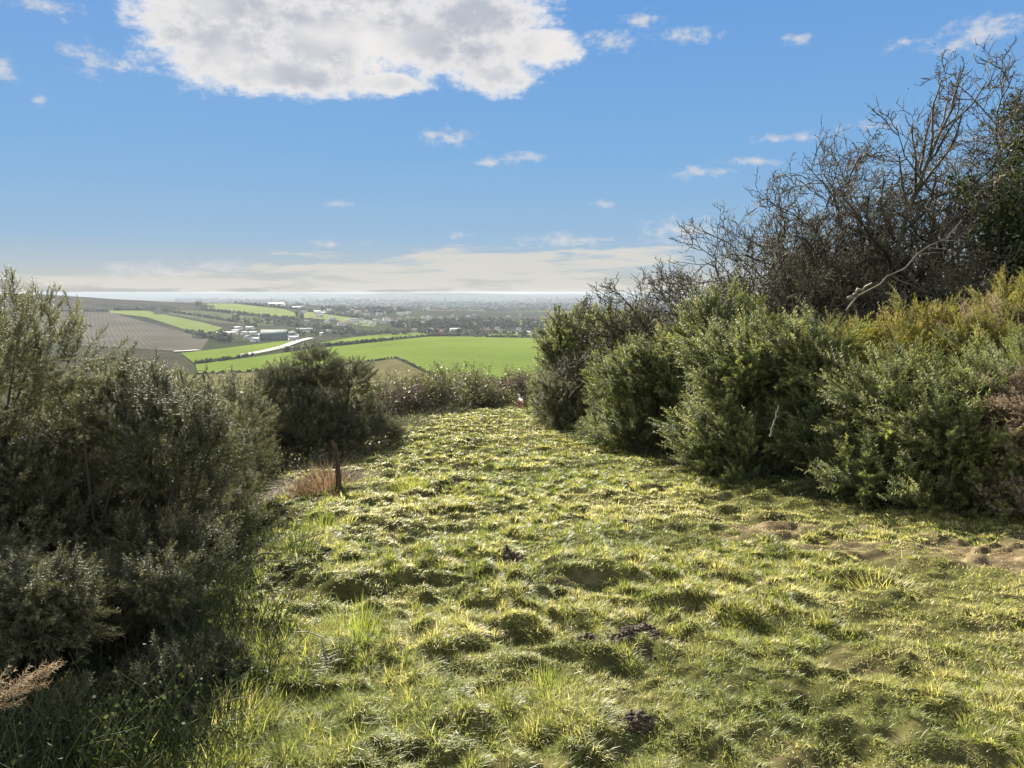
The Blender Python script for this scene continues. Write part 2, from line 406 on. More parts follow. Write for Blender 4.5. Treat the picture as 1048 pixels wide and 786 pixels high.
# ------------------------------------------------------------------ distant trees, hedgerows, wood, houses
ICO = None
def ico():
    g = (1 + 5 ** .5) / 2
    v = nrm(np.array([[-1, g, 0], [1, g, 0], [-1, -g, 0], [1, -g, 0], [0, -1, g], [0, 1, g], [0, -1, -g], [0, 1, -g], [g, 0, -1], [g, 0, 1], [-g, 0, -1], [-g, 0, 1]]))
    f = np.array([[0, 11, 5], [0, 5, 1], [0, 1, 7], [0, 7, 10], [0, 10, 11], [1, 5, 9], [5, 11, 4], [11, 10, 2], [10, 7, 6], [7, 1, 8], [3, 9, 4], [3, 4, 2], [3, 2, 6], [3, 6, 8], [3, 8, 9], [4, 9, 5], [2, 4, 11], [6, 2, 10], [8, 6, 7], [9, 8, 1]])
    return v, f
IV, IF = ico()

def clumps(mb, C, S, rg, leafs=60, size=.45):
    """leafy clumps: for every centre C (n,3) and radius S (n,3), many small facets through the clump"""
    n = len(C)
    d = nrm(rg.normal(size=(n, leafs, 3))) * (rg.random((n, leafs, 1)) ** .45)
    P = C[:, None] + d * S[:, None]
    sz = S.mean(-1)[:, None, None] * size * (.6 + .8 * rg.random((n, leafs, 1)))
    a = nrm(rg.normal(size=(n, leafs, 3))); b = nrm(np.cross(a, rg.normal(size=(n, leafs, 3))))
    V = np.stack([P - a * sz, P + b * sz * .8, P + a * sz, P - b * sz * .8], 2)
    i = np.arange(n * leafs * 4).reshape(-1, 4)
    t = np.repeat(rg.random(n * leafs) * .7 + .15 * rg.normal(size=n).repeat(leafs) + .15, 4)
    mb.add(V.reshape(-1, 3), i, np.clip(t, 0, 1))

def far_tree_mesh(seed, conical=False):
    rg = np.random.default_rng(seed); mb = MB()
    C = rg.normal(size=(9, 3)) * [.28, .28, .2] + [0, 0, .62]
    clumps(mb, C, np.full((9, 3), .24), rg, 26, .42)
    me_c = mb.build('tree_crown', M['crown'])
    mt = MB(); P = np.array([[[0, 0, -.08], [.01, 0, .25], [0, .02, .6]]]); tubes(mt, P, np.array([[.05, .035, .015]]), 6)
    return me_c, mt.build('tree_trunk', M['bark'])
FT = [far_tree_mesh(100 + i) for i in range(5)]

def far_tree(px, py, h, label, group, k):
    p = proj(px, py); s = float(h)
    t = thing('tree', p, label, 'tree', group)
    t.rotation_euler.z = (k * 2.4) % 6.28; t.scale = (s * (1.0 + .25 * math.sin(k * 1.7)), s * 1.1, s)
    c, tr = FT[k % 5]
    link('crown', c, t); link('trunk', tr, t)
    return t

r2 = random.Random(5)
def row(px0, py0, px1, py1, n, h, label, group, jit=1.0):
    for i in range(n):
        u = (i + .5 + r2.uniform(-.45, .45)) / n
        far_tree(px0 + (px1 - px0) * u + r2.uniform(-1, 1) * jit, py0 + (py1 - py0) * u + r2.uniform(-.6, .6) * jit, h * r2.uniform(.7, 1.25), label, group, r2.randrange(1000))
row(200, 345, 236, 350, 9, 13, 'dark bushy tree at the left edge of the farmyard', 'trees left of the farmyard')
row(240, 329, 300, 333, 14, 14, 'dark tree in the belt behind the farm roofs', 'trees behind the farm roofs')
row(300, 336, 360, 341, 15, 14, 'dark tree right of the big farm barn', 'trees right of the big barn')
row(300, 343, 345, 344, 9, 11, 'dark tree by the bend of the pale road', 'trees by the bend of the road')
far_tree(305, 331, 27, 'tallest broad tree standing above the farm tree belt', None, 3)
far_tree(301, 333, 21, 'broad tree just left of the tallest one above the farm', None, 8)
far_tree(233, 303.5, 19, 'lone round clump of trees on the far left skyline', None, 4)
far_tree(229, 303.7, 15, 'small tree touching the lone clump on the far left skyline', None, 6)
row(200, 313, 216, 316, 5, 13, 'dark tree in the left hill field corner', 'trees in the left hill field corner')
for i, (x, y, h) in enumerate([(62, 298.6, 8.5), (75, 299, 8), (80, 299, 7), (60, 298.6, 6)]):
    far_tree(x, y, h, ['larger tree on the brow of the brown hill', 'middle tree of three on the brow of the brown hill', 'rightmost small tree on the brow of the brown hill', 'low leftmost tree on the brow of the brown hill'][i], None, i)
row(95, 300.2, 160, 303, 14, 7, 'low dark tree in the thin row along the brown hill crest', 'thin tree row along the brown hill crest', .4)
row(350, 344, 455, 341, 24, 10, 'dark tree in the belt behind the green field brow', 'trees behind the green field brow')
row(455, 342, 600, 345, 30, 11, 'dark tree between the green field and the far town', 'trees between the green field and the town')

def hedgerow(pts, h, w, label, mat='crown', dens=1.0):
    a = resample(pts, 40); P = proj(a[:, 0], a[:, 1]); rg = np.random.default_rng(int(pts[0][0] * 7 + pts[0][1]))
    Ltot = np.hypot(*np.diff(P[:, :2], axis=0).T).sum(); n = int(min(Ltot / (w * .55) * dens, 420)) + 4
    u = np.sort(rg.random(n)) * 39
    C = np.stack([np.interp(u, np.arange(40), P[:, k]) for k in range(3)], -1) + rg.normal(size=(n, 3)) * [w * .18, w * .18, 0]
    hh = h * (.55 + .7 * rg.random(n)); C[:, 2] = T0(C[:, 0], C[:, 1]) + hh * .5 + .5
    mb = MB(); clumps(mb, C - P[0], np.stack([np.full(n, w * .5), np.full(n, w * .5), hh * .6], -1), rg, 26, .5)
    return tag(link('hedge', mb.build('hedge', M[mat]), None, P[0]), label, 'hedge')
hedgerow([(200, 373), (230, 369.5), (262, 364.5)], 4, 4, 'dark hedge below the small green field left of the road')
hedgerow([(318, 357), (360, 353), (400, 349), (440, 344.5), (470, 344.5)], 5, 5, 'dark hedge along the top of the large green field', dens=1.2)
hedgerow([(290, 361), (305, 359), (318, 357)], 6, 6, 'bushy hedge end beside the pale road')
hedgerow([(203, 384), (262, 381), (330, 376.5), (372, 371.5), (405, 367)], 2.6, 3, 'thin hedge between the tan field and the large green field')
hedgerow([(405, 367), (418, 373), (450, 389)], 2.6, 3, 'short hedge slanting down from the corner of the tan field')
hedgerow([(113, 318), (160, 317.5), (190, 322), (240, 330), (262, 334)], 7, 7, 'dark hedge over the pale strip on the left hill')
hedgerow([(205, 318), (240, 321), (285, 326), (305, 328)], 8, 8, 'dark hedge below the pale green field above the farm')
hedgerow([(190, 340), (215, 346), (235, 350)], 6, 7, 'dark hedge along the ploughed field corner')
hedgerow([(40, 318), (110, 318)], 3, 4, 'low hedge across the brown left hill')
hedgerow([(486, 345.5), (520, 346), (562, 347.5), (640, 348)], 4, 6, 'dark hedge on the far brow of the large green field')
hedgerow([(240, 311), (300, 316.5), (330, 321), (380, 328)], 9, 9, 'long dark hedge edging the pale fields below the town')

# town canopy: far off trees that read as one mass
rg = np.random.default_rng(91)
n = 9000
pxs = rg.uniform(180, 760, n); dd = np.exp(rg.uniform(math.log(1900), math.log(9500), n))
th = np.arctan((pxs - CX) / FPX); X = dd * np.tan(th); Y = dd
keep = fbm(X / 500., Y / 900., 5, 3) > .47
keep &= ~((pxs < 330) & (dd < 3600))
keep &= ~((pxs < 400) & (dd < 2700))
X, Y, dd = X[keep], Y[keep], dd[keep]
n = len(X)
S = (3.6 + 3.4 * rg.random(n)) * (1 + dd / 7000)
C = np.stack([X, Y, T0(X, Y) + S * .8], -1)
nr_ = dd < 4200; mb = MB(); clumps(mb, C[nr_], np.stack([S[nr_] * 1.2, S[nr_] * 1.2, S[nr_]], -1), rg, 16, .42)
C, S = C[~nr_], S[~nr_]; n = len(C)
V = C[:, None] + IV[None] * (S[:, None, None] * np.array([1.3, 1.3, .95])) * (1 + .3 * rg.normal(size=(n, 12, 1)))
mb.add(V.reshape(-1, 3), (IF[None] + (np.arange(n) * 12)[:, None, None]).reshape(-1, 3), np.repeat(np.clip(rg.normal(.45, .25, n), 0, 1), 12))
tag(link('distant_wood', mb.build('distant_wood', M['canopy'])), 'grey brown mass of trees spread through the far town', None, None, 'stuff')

def house_mesh(w, d, h, rf, wall, roof):
    mb = MB()
    mb.box((0, 0, h / 2 - .5), (w, d, h + 1), 0, .5, 0)
    e = .35
    a = np.array([[-w / 2 - e, -d / 2 - e, h], [w / 2 + e, -d / 2 - e, h], [w / 2 + e, d / 2 + e, h], [-w / 2 - e, d / 2 + e, h], [-w / 2 - e, 0, h + rf], [w / 2 + e, 0, h + rf]])
    a2 = a + [0, 0, .02]
    mb.add(a2, [[0, 1, 5, 4], [2, 3, 4, 5]], .5, 1)
    mb.add(a2 * [.995, 1, 1], [[0, 4, 3], [1, 2, 5]], .5, 0)
    for sx in (-.28, .28):
        for zz in (.3, .72):
            mb.box((sx * w, -d / 2 - .03, h * zz), (w * .14, .06, h * .2), 0, .5, 2)
            mb.box((sx * w, d / 2 + .03, h * zz), (w * .14, .06, h * .2), 0, .5, 2)
    mb.box((w * .3, 0, h + rf), (.7, .7, 1.6), 0, .5, 0)
    return mb.build('house', [M[wall], M[roof], M['glass']])
HM = [house_mesh(10, 8, 5.2, 3, 'wall_white', 'roof_slate'), house_mesh(12, 8, 5, 3, 'wall_brick', 'roof_red'), house_mesh(14, 8, 5.2, 2.6, 'wall_white', 'roof_red'),
      house_mesh(18, 9, 5.5, 3, 'wall_stone', 'roof_slate'), house_mesh(34, 20, 7, 2.5, 'wall_white', 'roof_metal')]
def house(px, py, k, s, rz, label, group=None, name='house', cat='house'):
    o = link(name, HM[k], None, proj(px, py)); o.scale = (s, s, s); o.rotation_euler.z = rz
    return tag(o, label, cat, group)
r3 = random.Random(12)
for i in range(75):
    house(r3.uniform(305, 470), r3.uniform(314, 336), r3.choice([0, 0, 2, 3, 1]), r3.uniform(.7, 1.2), r3.uniform(-.6, .6), 'tiny pale house among the trees of the far town', 'houses of the far town')
for i in range(55):
    house(r3.uniform(400, 600), r3.uniform(322, 342), r3.choice([0, 1, 1, 2, 3]), r3.uniform(.6, 1.0), r3.uniform(-.6, .6), 'tiny house in the nearer part of the town behind the green field', 'houses behind the green field')
for i, (x, y, s) in enumerate([(283, 313.8, 1.6), (303, 316.2, 1.0), (327, 320.6, 1.0), (333, 321.4, .8), (505, 330.5, .9), (536, 342.5, .8), (466, 338.5, .7)]):
    house(x, y, 4, s, [.1, .3, .1, .5, -.1, .1, .2][i], ['long white shed at the far end of the pale green field', 'white shed just right of the long white one in the trees', 'white shed at the left end of the pale field before the town',
          'small white shed beside the pale field before the town', 'long white hall at the far playing field', 'white shed with bright wall behind the green field brow', 'small white shed left of the far playing field'][i], None, 'shed', 'shed')

# farm: pale glinting buildings round a big green roofed barn
def building(name, cat, px, py, w, d, h, rf, rz, wall, roof, label, n_win=2):
    p = proj(px, py); t = thing(name, p, label, cat); t.rotation_euler.z = rz
    mb = MB(); mb.box((0, 0, h / 2 - 1), (w, d, h + 2))
    for s in (-1, 1):
        mb.add([[s * w / 2, -d / 2, h], [s * w / 2, d / 2, h], [s * w / 2, 0, h + rf]], [[0, 1, 2]])
    link('wall', mb.build('wall', M[wall]), t)
    e = .5; th = .3; mb = MB()
    for s in (-1, 1):
        q = np.array([[-w / 2 - e, s * (d / 2 + e), h - .15], [w / 2 + e, s * (d / 2 + e), h - .15], [w / 2 + e, 0, h + rf + .1], [-w / 2 - e, 0, h + rf + .1]])
        mb.add(np.concatenate([q, q + [0, 0, th]]), [[0, 1, 2, 3], [4, 5, 6, 7], [0, 1, 5, 4], [1, 2, 6, 5], [2, 3, 7, 6], [3, 0, 4, 7]])
    link('roof', mb.build('roof', M[roof]), t)
    for i in range(n_win):
        mb = MB(); x = (-.5 + (i + .5) / n_win) * w * .8; mb.box((x, -d / 2 - .05, h * .55), (w * .12, .12, h * .3)); link('window', mb.build('window', M['glass']), t)
    mb = MB(); mb.box((0, -d / 2 - .06, h * .3), (min(3.5, w * .16), .12, h * .6)); link('door', mb.build('door', M['roof_slate']), t)
    return t
building('barn', 'barn', 281, 347.5, 46, 40, 9, 9, .15, 'roof_green', 'roof_green', 'big green roofed barn at the middle of the farm', 0)
building('barn', 'barn', 293, 346, 40, 26, 7, 5, -.1, 'wall_stone', 'roof_green', 'lower green roofed barn right of the big barn', 0)
building('barn', 'barn', 312, 340.5, 34, 22, 6, 4, .2, 'wall_stone', 'roof_slate', 'grey barn among trees behind the bend of the road', 0)
building('barn', 'barn', 232, 343, 40, 14, 4, 3, .1, 'wall_stone', 'roof_metal', 'long low pale shed at the left of the farm', 0)
for i, (x, y, w, d, rz, rf, lab) in enumerate([
    (241, 341, 14, 8, .5, 'roof_metal', 'leftmost bright roofed farm building'), (244, 337.5, 16, 8, -.2, 'roof_metal', 'bright roof at the top left of the farm cluster'),
    (250, 343, 12, 7, .9, 'roof_metal', 'small bright roof low in the left of the farm cluster'), (256, 337.5, 18, 8, 0, 'roof_metal', 'long bright roof at the top of the farm cluster'),
    (259, 343, 15, 9, .3, 'roof_metal', 'bright roofed building in the middle of the farm cluster'), (254, 347.5, 12, 8, -.4, 'roof_slate', 'slate roofed house low in the farm cluster'),
    (261, 350, 14, 8, 1.0, 'roof_metal', 'bright roof slanting at the bottom of the farm cluster'), (268, 345.5, 13, 8, .1, 'roof_metal', 'bright roof just left of the big barn'),
    (302, 342.5, 12, 7, .1, 'roof_metal', 'small white building right of the barns'), (330, 344, 10, 7, .3, 'roof_metal', 'white cottage at the left end of the narrow green strip'),
    (337, 341, 11, 8, -.2, 'roof_slate', 'slate roofed cottage behind the narrow green strip'), (332, 338.5, 9, 7, .2, 'roof_metal', 'white cottage in the trees above the narrow green strip'),
    (300, 348.5, 15, 9, .6, 'roof_metal', 'pale roofed building beside the pale road')]):
    building('farm_building', 'building', x, y, w, d, 4.5, 3, rz, 'wall_white', rf, lab)

# ------------------------------------------------------------------ gorse
def rot_frames(axis, roll):
    a = nrm(axis)
    ref = np.where(np.abs(a[:, 2:3]) < .9, np.array([[0, 0, 1.]]), np.array([[1., 0, 0]]))
    x = nrm(np.cross(ref, a)); y = np.cross(a, x)
    c, s = np.cos(roll)[:, None], np.sin(roll)[:, None]
    return np.stack([x * c + y * s, -x * s + y * c, a], 1)     # rows: local x, y, z

def plume(seed, nshoot, nneedle, nl, nw, bare=.12, stemw=.010):
    """one gorse branch of unit length along +z: side shoots ringed with spines. returns verts, faces, t (leaf) and a stem mesh"""
    g = np.random.default_rng(seed)
    bend = g.normal(size=2) * .14
    def axis(u): return np.stack([bend[0] * u ** 2, bend[1] * u ** 2, u], -1)
    u = bare + (1 - bare) * np.linspace(0, 1, nshoot) ** .85
    ph = np.arange(nshoot) * 2.399 + g.normal(size=nshoot) * .4
    el = R(1) * (62 - 42 * u + g.normal(size=nshoot) * 10)
    d = np.stack([np.cos(ph) * np.sin(el), np.sin(ph) * np.sin(el), np.cos(el)], -1)
    ln = (.40 - .22 * u) * (.6 + .7 * g.random(nshoot))
    S = axis(u)
    k = nneedle
    w = (np.linspace(.08, 1, k)[None] + g.normal(size=(nshoot, k)) * .02)
    curve = np.array([0, 0, .28])
    P = S[:, None] + d[:, None] * (ln[:, None] * w)[..., None] + curve * (ln[:, None] * w ** 2)[..., None]
    ax = nrm(d[:, None] + 2 * curve * w[..., None])
    fr = rot_frames(ax.reshape(-1, 3), (np.arange(nshoot * k) * 2.399 + g.random(nshoot * k)))
    nd = nrm(fr[:, 0] * 1.0 + fr[:, 2] * (.45 + .5 * g.random((nshoot * k, 1))))
    P = P.reshape(-1, 3)
    L = nl * (.65 + .6 * g.random(nshoot * k)) * np.repeat(1.1 - .35 * u, k) * (1.15 - .5 * w.ravel())
    side = fr[:, 1] * nw / 2
    V = np.stack([P - side, P + side, P + nd * L[:, None]], 1).reshape(-1, 3)
    F = np.arange(len(V)).reshape(-1, 3)
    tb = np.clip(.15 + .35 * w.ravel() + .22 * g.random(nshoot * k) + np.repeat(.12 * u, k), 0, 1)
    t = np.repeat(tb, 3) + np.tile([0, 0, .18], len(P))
    st = MB()
    pm = axis(np.linspace(0, 1, 5))[None]; tubes(st, pm, np.linspace(stemw, stemw * .35, 5)[None], 3, .5)
    e = np.linspace(0, 1, 3)[None, :, None]
    ps = S[:, None] + d[:, None] * (ln[:, None, None] * e) + curve * (ln[:, None, None] * e ** 2)
    tubes(st, ps, np.tile(np.array([.5, .4, .2]) * stemw, (nshoot, 1)), 3, .6)
    return V, F, np.clip(t, 0, 1), (np.concatenate(st.V), np.concatenate(st.F4), np.concatenate(st.t))

PL_HI = [plume(i, 22, 22, .085, .016) for i in range(4)]
PL_S = [plume(60 + i, 15, 15, .13, .022) for i in range(5)]
PL_MID = [plume(20 + i, 20, 17, .095, .024) for i in range(4)]
PL_LO = [plume(40 + i, 14, 9, .13, .050) for i in range(4)]

def lobes_on(shape, n, g, size=(.32, .55), skirt=.68):
    """n clump centres and radii over an ellipsoid (rx, ry, h) standing on z = 0"""
    rx, ry, h = shape
    d = nrm(g.normal(size=(n, 3))); d[:, 2] = np.abs(d[:, 2]) * 1.05 - .25; d = nrm(d)
    c = d * np.array([rx, ry, h * .55]) * (.45 + .3 * g.random((n, 1))) + [0, 0, h * .46]
    r = (g.uniform(*size, n) * min(rx, ry, h * .6))[:, None] * np.array([1.05, 1.05, .9])
    c[:, 2] = np.maximum(c[:, 2], r[:, 2] * .55)
    m = max(5, n * 2 // 3); a = (np.arange(m) + g.random(m) * .7) * 6.283 / m           # skirt that reaches the ground
    rs = (g.uniform(*size, m) * min(rx, ry, h * .6))[:, None] * np.array([1., 1., .95])
    cs = np.stack([np.cos(a) * rx * skirt, np.sin(a) * ry * skirt, rs[:, 2] * g.uniform(.35, .8, m)], -1)
    return np.concatenate([c, cs]), np.concatenate([r, rs])

def scatter(lc, lr, n, g, depth=(.5, 1.0), zmin=-.5):
    area = (lr.prod(1)) ** (2 / 3.); k = g.choice(len(lc), n, p=area / area.sum())
    d = nrm(g.normal(size=(n, 3))); d[:, 2] = np.where(d[:, 2] < zmin, -d[:, 2], d[:, 2])
    f = g.uniform(*depth, n)[:, None]
    p = lc[k] + d * lr[k] * f
    q = (p[:, None] - lc[None]) / lr[None]; dist = np.linalg.norm(q, axis=-1)
    inside = (dist < .55).sum(1) > 0
    ok = ~inside & (p[:, 2] > .02)
    return p[ok], d[ok]

def merge(pl, p, axis, size, g, tvar=.13, toff=None):
    """stamps plumes at points p along axis with lengths size"""
    mbl, mbs = MB(), MB()
    k = g.integers(len(pl), size=len(p))
    for j in range(len(pl)):
        s = k == j
        if not s.any(): continue
        V, F, t, st = pl[j]
        Rm = rot_frames(axis[s], g.random(s.sum()) * 6.28) * size[s][:, None, None]
        n = s.sum()
        W = np.einsum('vi,nij->nvj', V, Rm) + p[s][:, None]
        tt = t[None] + g.normal(size=(n, 1)) * tvar + (0 if toff is None else toff[s][:, None])
        mbl.add(W.reshape(-1, 3), (F[None] + (np.arange(n) * len(V))[:, None, None]).reshape(-1, F.shape[1]), np.clip(tt, 0, 1).ravel())
        SV, SF, stt = st
        W = np.einsum('vi,nij->nvj', SV, Rm) + p[s][:, None]
        mbs.add(W.reshape(-1, 3), (SF[None] + (np.arange(n) * len(SV))[:, None, None]).reshape(-1, SF.shape[1]), np.tile(stt, n))
    return mbl, mbs

def gorse(x, y, shape, label, n, seed, mat='gorse', skirt=.68, det='mid', size=(.35, .6), nl=11, lobe=(.32, .55), lean=(0, 0, 0), group=None, name='gorse_bush', cat='gorse bush', upb=.55, extra=None, dz=0.0, spikes=0, stems=3):
    g = np.random.default_rng(seed); n = int(n * 2.0)
    t = thing(name, G(x, y, dz), label, cat, group)
    lc, lr = lobes_on(shape, nl, g, lobe, skirt)
    if extra is not None:
        e = np.array(extra, float); lc = np.concatenate([lc, e[:, :3]]); lr = np.concatenate([lr, e[:, 3:]])
    p, d = scatter(lc, lr, n, g)
    p2, d2 = scatter(lc, lr, n // 4, g, (.25, .6)) if False else (p[:0], d[:0])
    ax = nrm(d * .75 + np.array([0, 0, upb]) + np.array(lean) + g.normal(size=d.shape) * .28)
    sz = g.uniform(*size, len(p))
    if spikes:                                        # leading shoots that break the outline
        top = np.argsort(-(p[:, 2] + .15 * g.random(len(p))))[:spikes * 3]; top = g.choice(top, spikes, replace=False)
        sz[top] *= 1.25; ax[top] = nrm(ax[top] * .5 + [0, 0, 1.0])
    p = p - ax * (sz * .5)[:, None]
    p[:, 2] = np.maximum(p[:, 2], .0)
    pl = {'s': PL_S, 'hi': PL_HI, 'mid': PL_MID, 'lo': PL_LO}[det]
    ml, ms = merge(pl, p, ax, sz, g)
    # woody stems from the foot to every clump
    nb = len(lc) * stems
    c = np.repeat(lc, stems, 0) + g.normal(size=(nb, 3)) * lr.mean() * .5; c[::4] += nrm(c[::4] - [0, 0, .3 * shape[2]]) * lr.mean() * .25
    b = np.zeros((nb, 3)); b[:, :2] = c[:, :2] * .35 + g.normal(size=(nb, 2)) * .12; b[:, 2] = -.1
    w = np.linspace(0, 1, 6)[None, :, None]
    P = b[:, None] * (1 - w) + c[:, None] * w; P[:, 1:-1] += g.normal(size=(nb, 4, 3)) * .05
    P[:, :, 2] -= (.25 * lc[:, 2].mean() * np.sin(w[..., 0] * PI)) * .5
    tubes(ms, P, np.linspace(.020, .006, 6)[None] * g.uniform(.6, 1.2, (nb, 1)), 4, .12)
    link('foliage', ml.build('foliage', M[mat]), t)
    link('stems', ms.build('stems', M['twig']), t)
    return t

# the big bushes on the left, seen against the sun
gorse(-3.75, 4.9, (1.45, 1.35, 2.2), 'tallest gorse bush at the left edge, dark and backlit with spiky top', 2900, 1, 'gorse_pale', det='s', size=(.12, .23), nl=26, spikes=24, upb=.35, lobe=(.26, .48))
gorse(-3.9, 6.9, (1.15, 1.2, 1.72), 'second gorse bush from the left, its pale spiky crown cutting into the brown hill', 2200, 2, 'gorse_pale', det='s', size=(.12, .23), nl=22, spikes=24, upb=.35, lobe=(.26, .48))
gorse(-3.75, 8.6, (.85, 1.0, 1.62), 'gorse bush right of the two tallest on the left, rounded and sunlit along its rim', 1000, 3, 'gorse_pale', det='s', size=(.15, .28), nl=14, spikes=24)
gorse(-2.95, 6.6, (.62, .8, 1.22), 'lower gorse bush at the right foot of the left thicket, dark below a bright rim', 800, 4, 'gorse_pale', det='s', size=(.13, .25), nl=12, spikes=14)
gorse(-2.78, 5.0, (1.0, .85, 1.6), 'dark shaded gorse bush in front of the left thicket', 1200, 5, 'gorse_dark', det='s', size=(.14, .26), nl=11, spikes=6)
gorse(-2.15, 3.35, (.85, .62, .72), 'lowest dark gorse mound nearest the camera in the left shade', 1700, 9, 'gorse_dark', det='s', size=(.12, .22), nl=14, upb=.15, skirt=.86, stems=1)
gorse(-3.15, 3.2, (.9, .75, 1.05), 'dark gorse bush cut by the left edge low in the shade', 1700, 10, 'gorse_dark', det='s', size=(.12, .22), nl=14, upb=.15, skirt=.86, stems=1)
gorse(-4.3, 11.0, (1.0, 1.0, 1.2), 'pale sunlit gorse bush between the left thicket and the dark round bush', 380, 6, 'gorse_pale', det='mid', size=(.2, .36), nl=12, spikes=8)
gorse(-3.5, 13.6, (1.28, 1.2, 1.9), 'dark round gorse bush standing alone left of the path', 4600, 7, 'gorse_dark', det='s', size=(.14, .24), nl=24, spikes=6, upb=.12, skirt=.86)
gorse(-3.95, 12.5, (.55, .55, .85), 'small leafy gorse bush at the left foot of the dark round bush', 170, 8, 'gorse_pale', det='mid', size=(.2, .32), nl=8)

# the gorse bank on the right
gorse(1.95, 19.4, (1.3, 1.5, 3.25), 'farthest bush of the right gorse bank, tall with upright spikes over the green field', 700, 11, 'gorse', det='mid', size=(0.41, 0.78), nl=15, lean=(-.15, 0, .1), spikes=12)
gorse(1.45, 17.6, (.85, .9, 1.45), 'low grey green gorse at the foot of the farthest bush of the right bank', 300, 12, 'gorse_pale', det='mid', size=(0.33, 0.59), nl=10)
gorse(2.75, 15.0, (1.1, 1.2, 2.45), 'second bush of the right gorse bank, behind a rounder paler one', 520, 13, 'gorse', det='mid', size=(0.38, 0.72), nl=12, lean=(-.1, 0, 0), spikes=8)
gorse(2.45, 12.4, (1.05, 1.0, 1.95), 'rounded pale green gorse bush where the right bank meets the path', 560, 14, 'gorse', det='mid', size=(0.33, 0.62), nl=13, lean=(-.2, -.05, 0), spikes=5)
gorse(3.4, 11.6, (1.1, 1.0, 2.15), 'gorse bush below the leftmost bare tree', 480, 15, 'gorse', det='mid', size=(0.35, 0.68), nl=12, lean=(-.15, -.05, 0), spikes=6)
gorse(3.35, 9.5, (1.05, .95, 1.7), 'gorse bush with long feathery arms reaching left over the shaded grass', 480, 16, 'gorse', det='hi', size=(0.42, 0.88), nl=12, lean=(-.35, -.15, -.05))
gorse(4.6, 9.4, (1.05, .9, 2.05), 'gorse bush with yellowish tips in the middle of the right bank', 440, 17, 'gorse_yellow', det='hi', size=(0.35, 0.68), nl=12, lean=(-.2, -.1, 0))
gorse(4.2, 7.6, (1.0, .85, 1.3), 'grey green gorse bush in front of the yellow tipped one', 400, 18, 'gorse', det='hi', size=(0.40, 0.78), nl=12, lean=(-.3, -.2, 0))
gorse(5.6, 8.9, (.65, .6, 2.1), 'brown dying gorse bush high in the right bank', 200, 19, 'gorse_dead', det='hi', size=(0.31, 0.57), nl=12, lean=(-.15, -.1, 0))
gorse(5.15, 8.7, (.7, .7, 1.9), 'yellowing gorse bush left of the brown dying one', 260, 25, 'gorse_yellow', det='hi', size=(0.31, 0.60), nl=10, lean=(-.15, -.1, 0))
gorse(4.65, 6.75, (.4, .35, 1.35), 'small brown dead gorse bush low at the front of the right bank', 110, 20, 'gorse_dead', det='hi', size=(0.28, 0.49), nl=7, lean=(-.2, -.15, 0))
gorse(7.0, 8.8, (1.2, 1.0, 2.6), 'yellow green gorse bush at the right edge', 500, 21, 'gorse_yellow', det='hi', size=(0.35, 0.72), nl=13, lean=(-.15, -.1, 0), spikes=5)
gorse(6.1, 9.3, (1.0, .9, 2.15), 'olive gorse bush behind the brown dying one', 420, 26, 'gorse_yellow', det='hi', size=(0.33, 0.65), nl=12, lean=(-.15, -.1, 0))
gorse(5.3, 7.3, (1.0, .8, 1.4), 'dark gorse bush below the brown dying one', 380, 22, 'gorse', det='hi', size=(0.35, 0.65), nl=11, lean=(-.15, -.15, 0))
gorse(6.2, 6.4, (1.2, .8, 1.4), 'dark gorse bush at the lower right edge beside the dead one', 420, 23, 'gorse', det='hi', size=(0.35, 0.65), nl=11, lean=(-.1, -.15, 0))
gorse(7.1, 5.7, (1.2, .9, 1.9), 'gorse bush cut by the right edge', 340, 24, 'gorse', det='mid', size=(0.38, 0.72), nl=11)
gorse(2.3, 14.2, (.8, .9, 1.5), 'gorse bush between the rounded pale one and the farthest bushes', 330, 29, 'gorse', det='mid', size=(.32, .6), nl=10, lean=(-.15, -.05, 0))

# ------------------------------------------------------------------ branching trees and scrub
def branches(start, d, ln, rad, n, jit, trop, g, taper=.8):
    B = len(start); P = np.zeros((B, n, 3)); P[:, 0] = start; d = nrm(d)
    step = (ln / (n - 1))[:, None]
    for i in range(1, n):
        d = nrm(d + g.normal(size=(B, 3)) * jit + trop)
        P[:, i] = P[:, i - 1] + d * step
    return P, rad[:, None] * (1 - taper * np.linspace(0, 1, n))[None]

def children(P, Rr, ln, c, ang, ratio, g, t0=.25, rratio=.55, aj=12):
    B, n, _ = P.shape
    u = t0 + (1 - t0) * ((np.arange(c)[None] + g.random((B, c))) / c)
    f = u * (n - 1); i = np.minimum(f.astype(int), n - 2); w = (f - i)[..., None]
    b = np.arange(B)[:, None]
    s = P[b, i] * (1 - w) + P[b, i + 1] * w
    tg = nrm(P[b, i + 1] - P[b, i]).reshape(-1, 3)
    fr = rot_frames(tg, g.random(B * c) * 6.28)
    a = R(1) * (ang + g.normal(size=B * c) * aj)
    d = fr[:, 2] * np.cos(a)[:, None] + fr[:, 0] * np.sin(a)[:, None]
    l = (ln[:, None] * ratio * (1.15 - .55 * u) * (.65 + .7 * g.random((B, c)))).ravel()
    r = (np.take_along_axis(Rr, i, 1) * rratio).ravel()
    return s.reshape(-1, 3), d, l, r

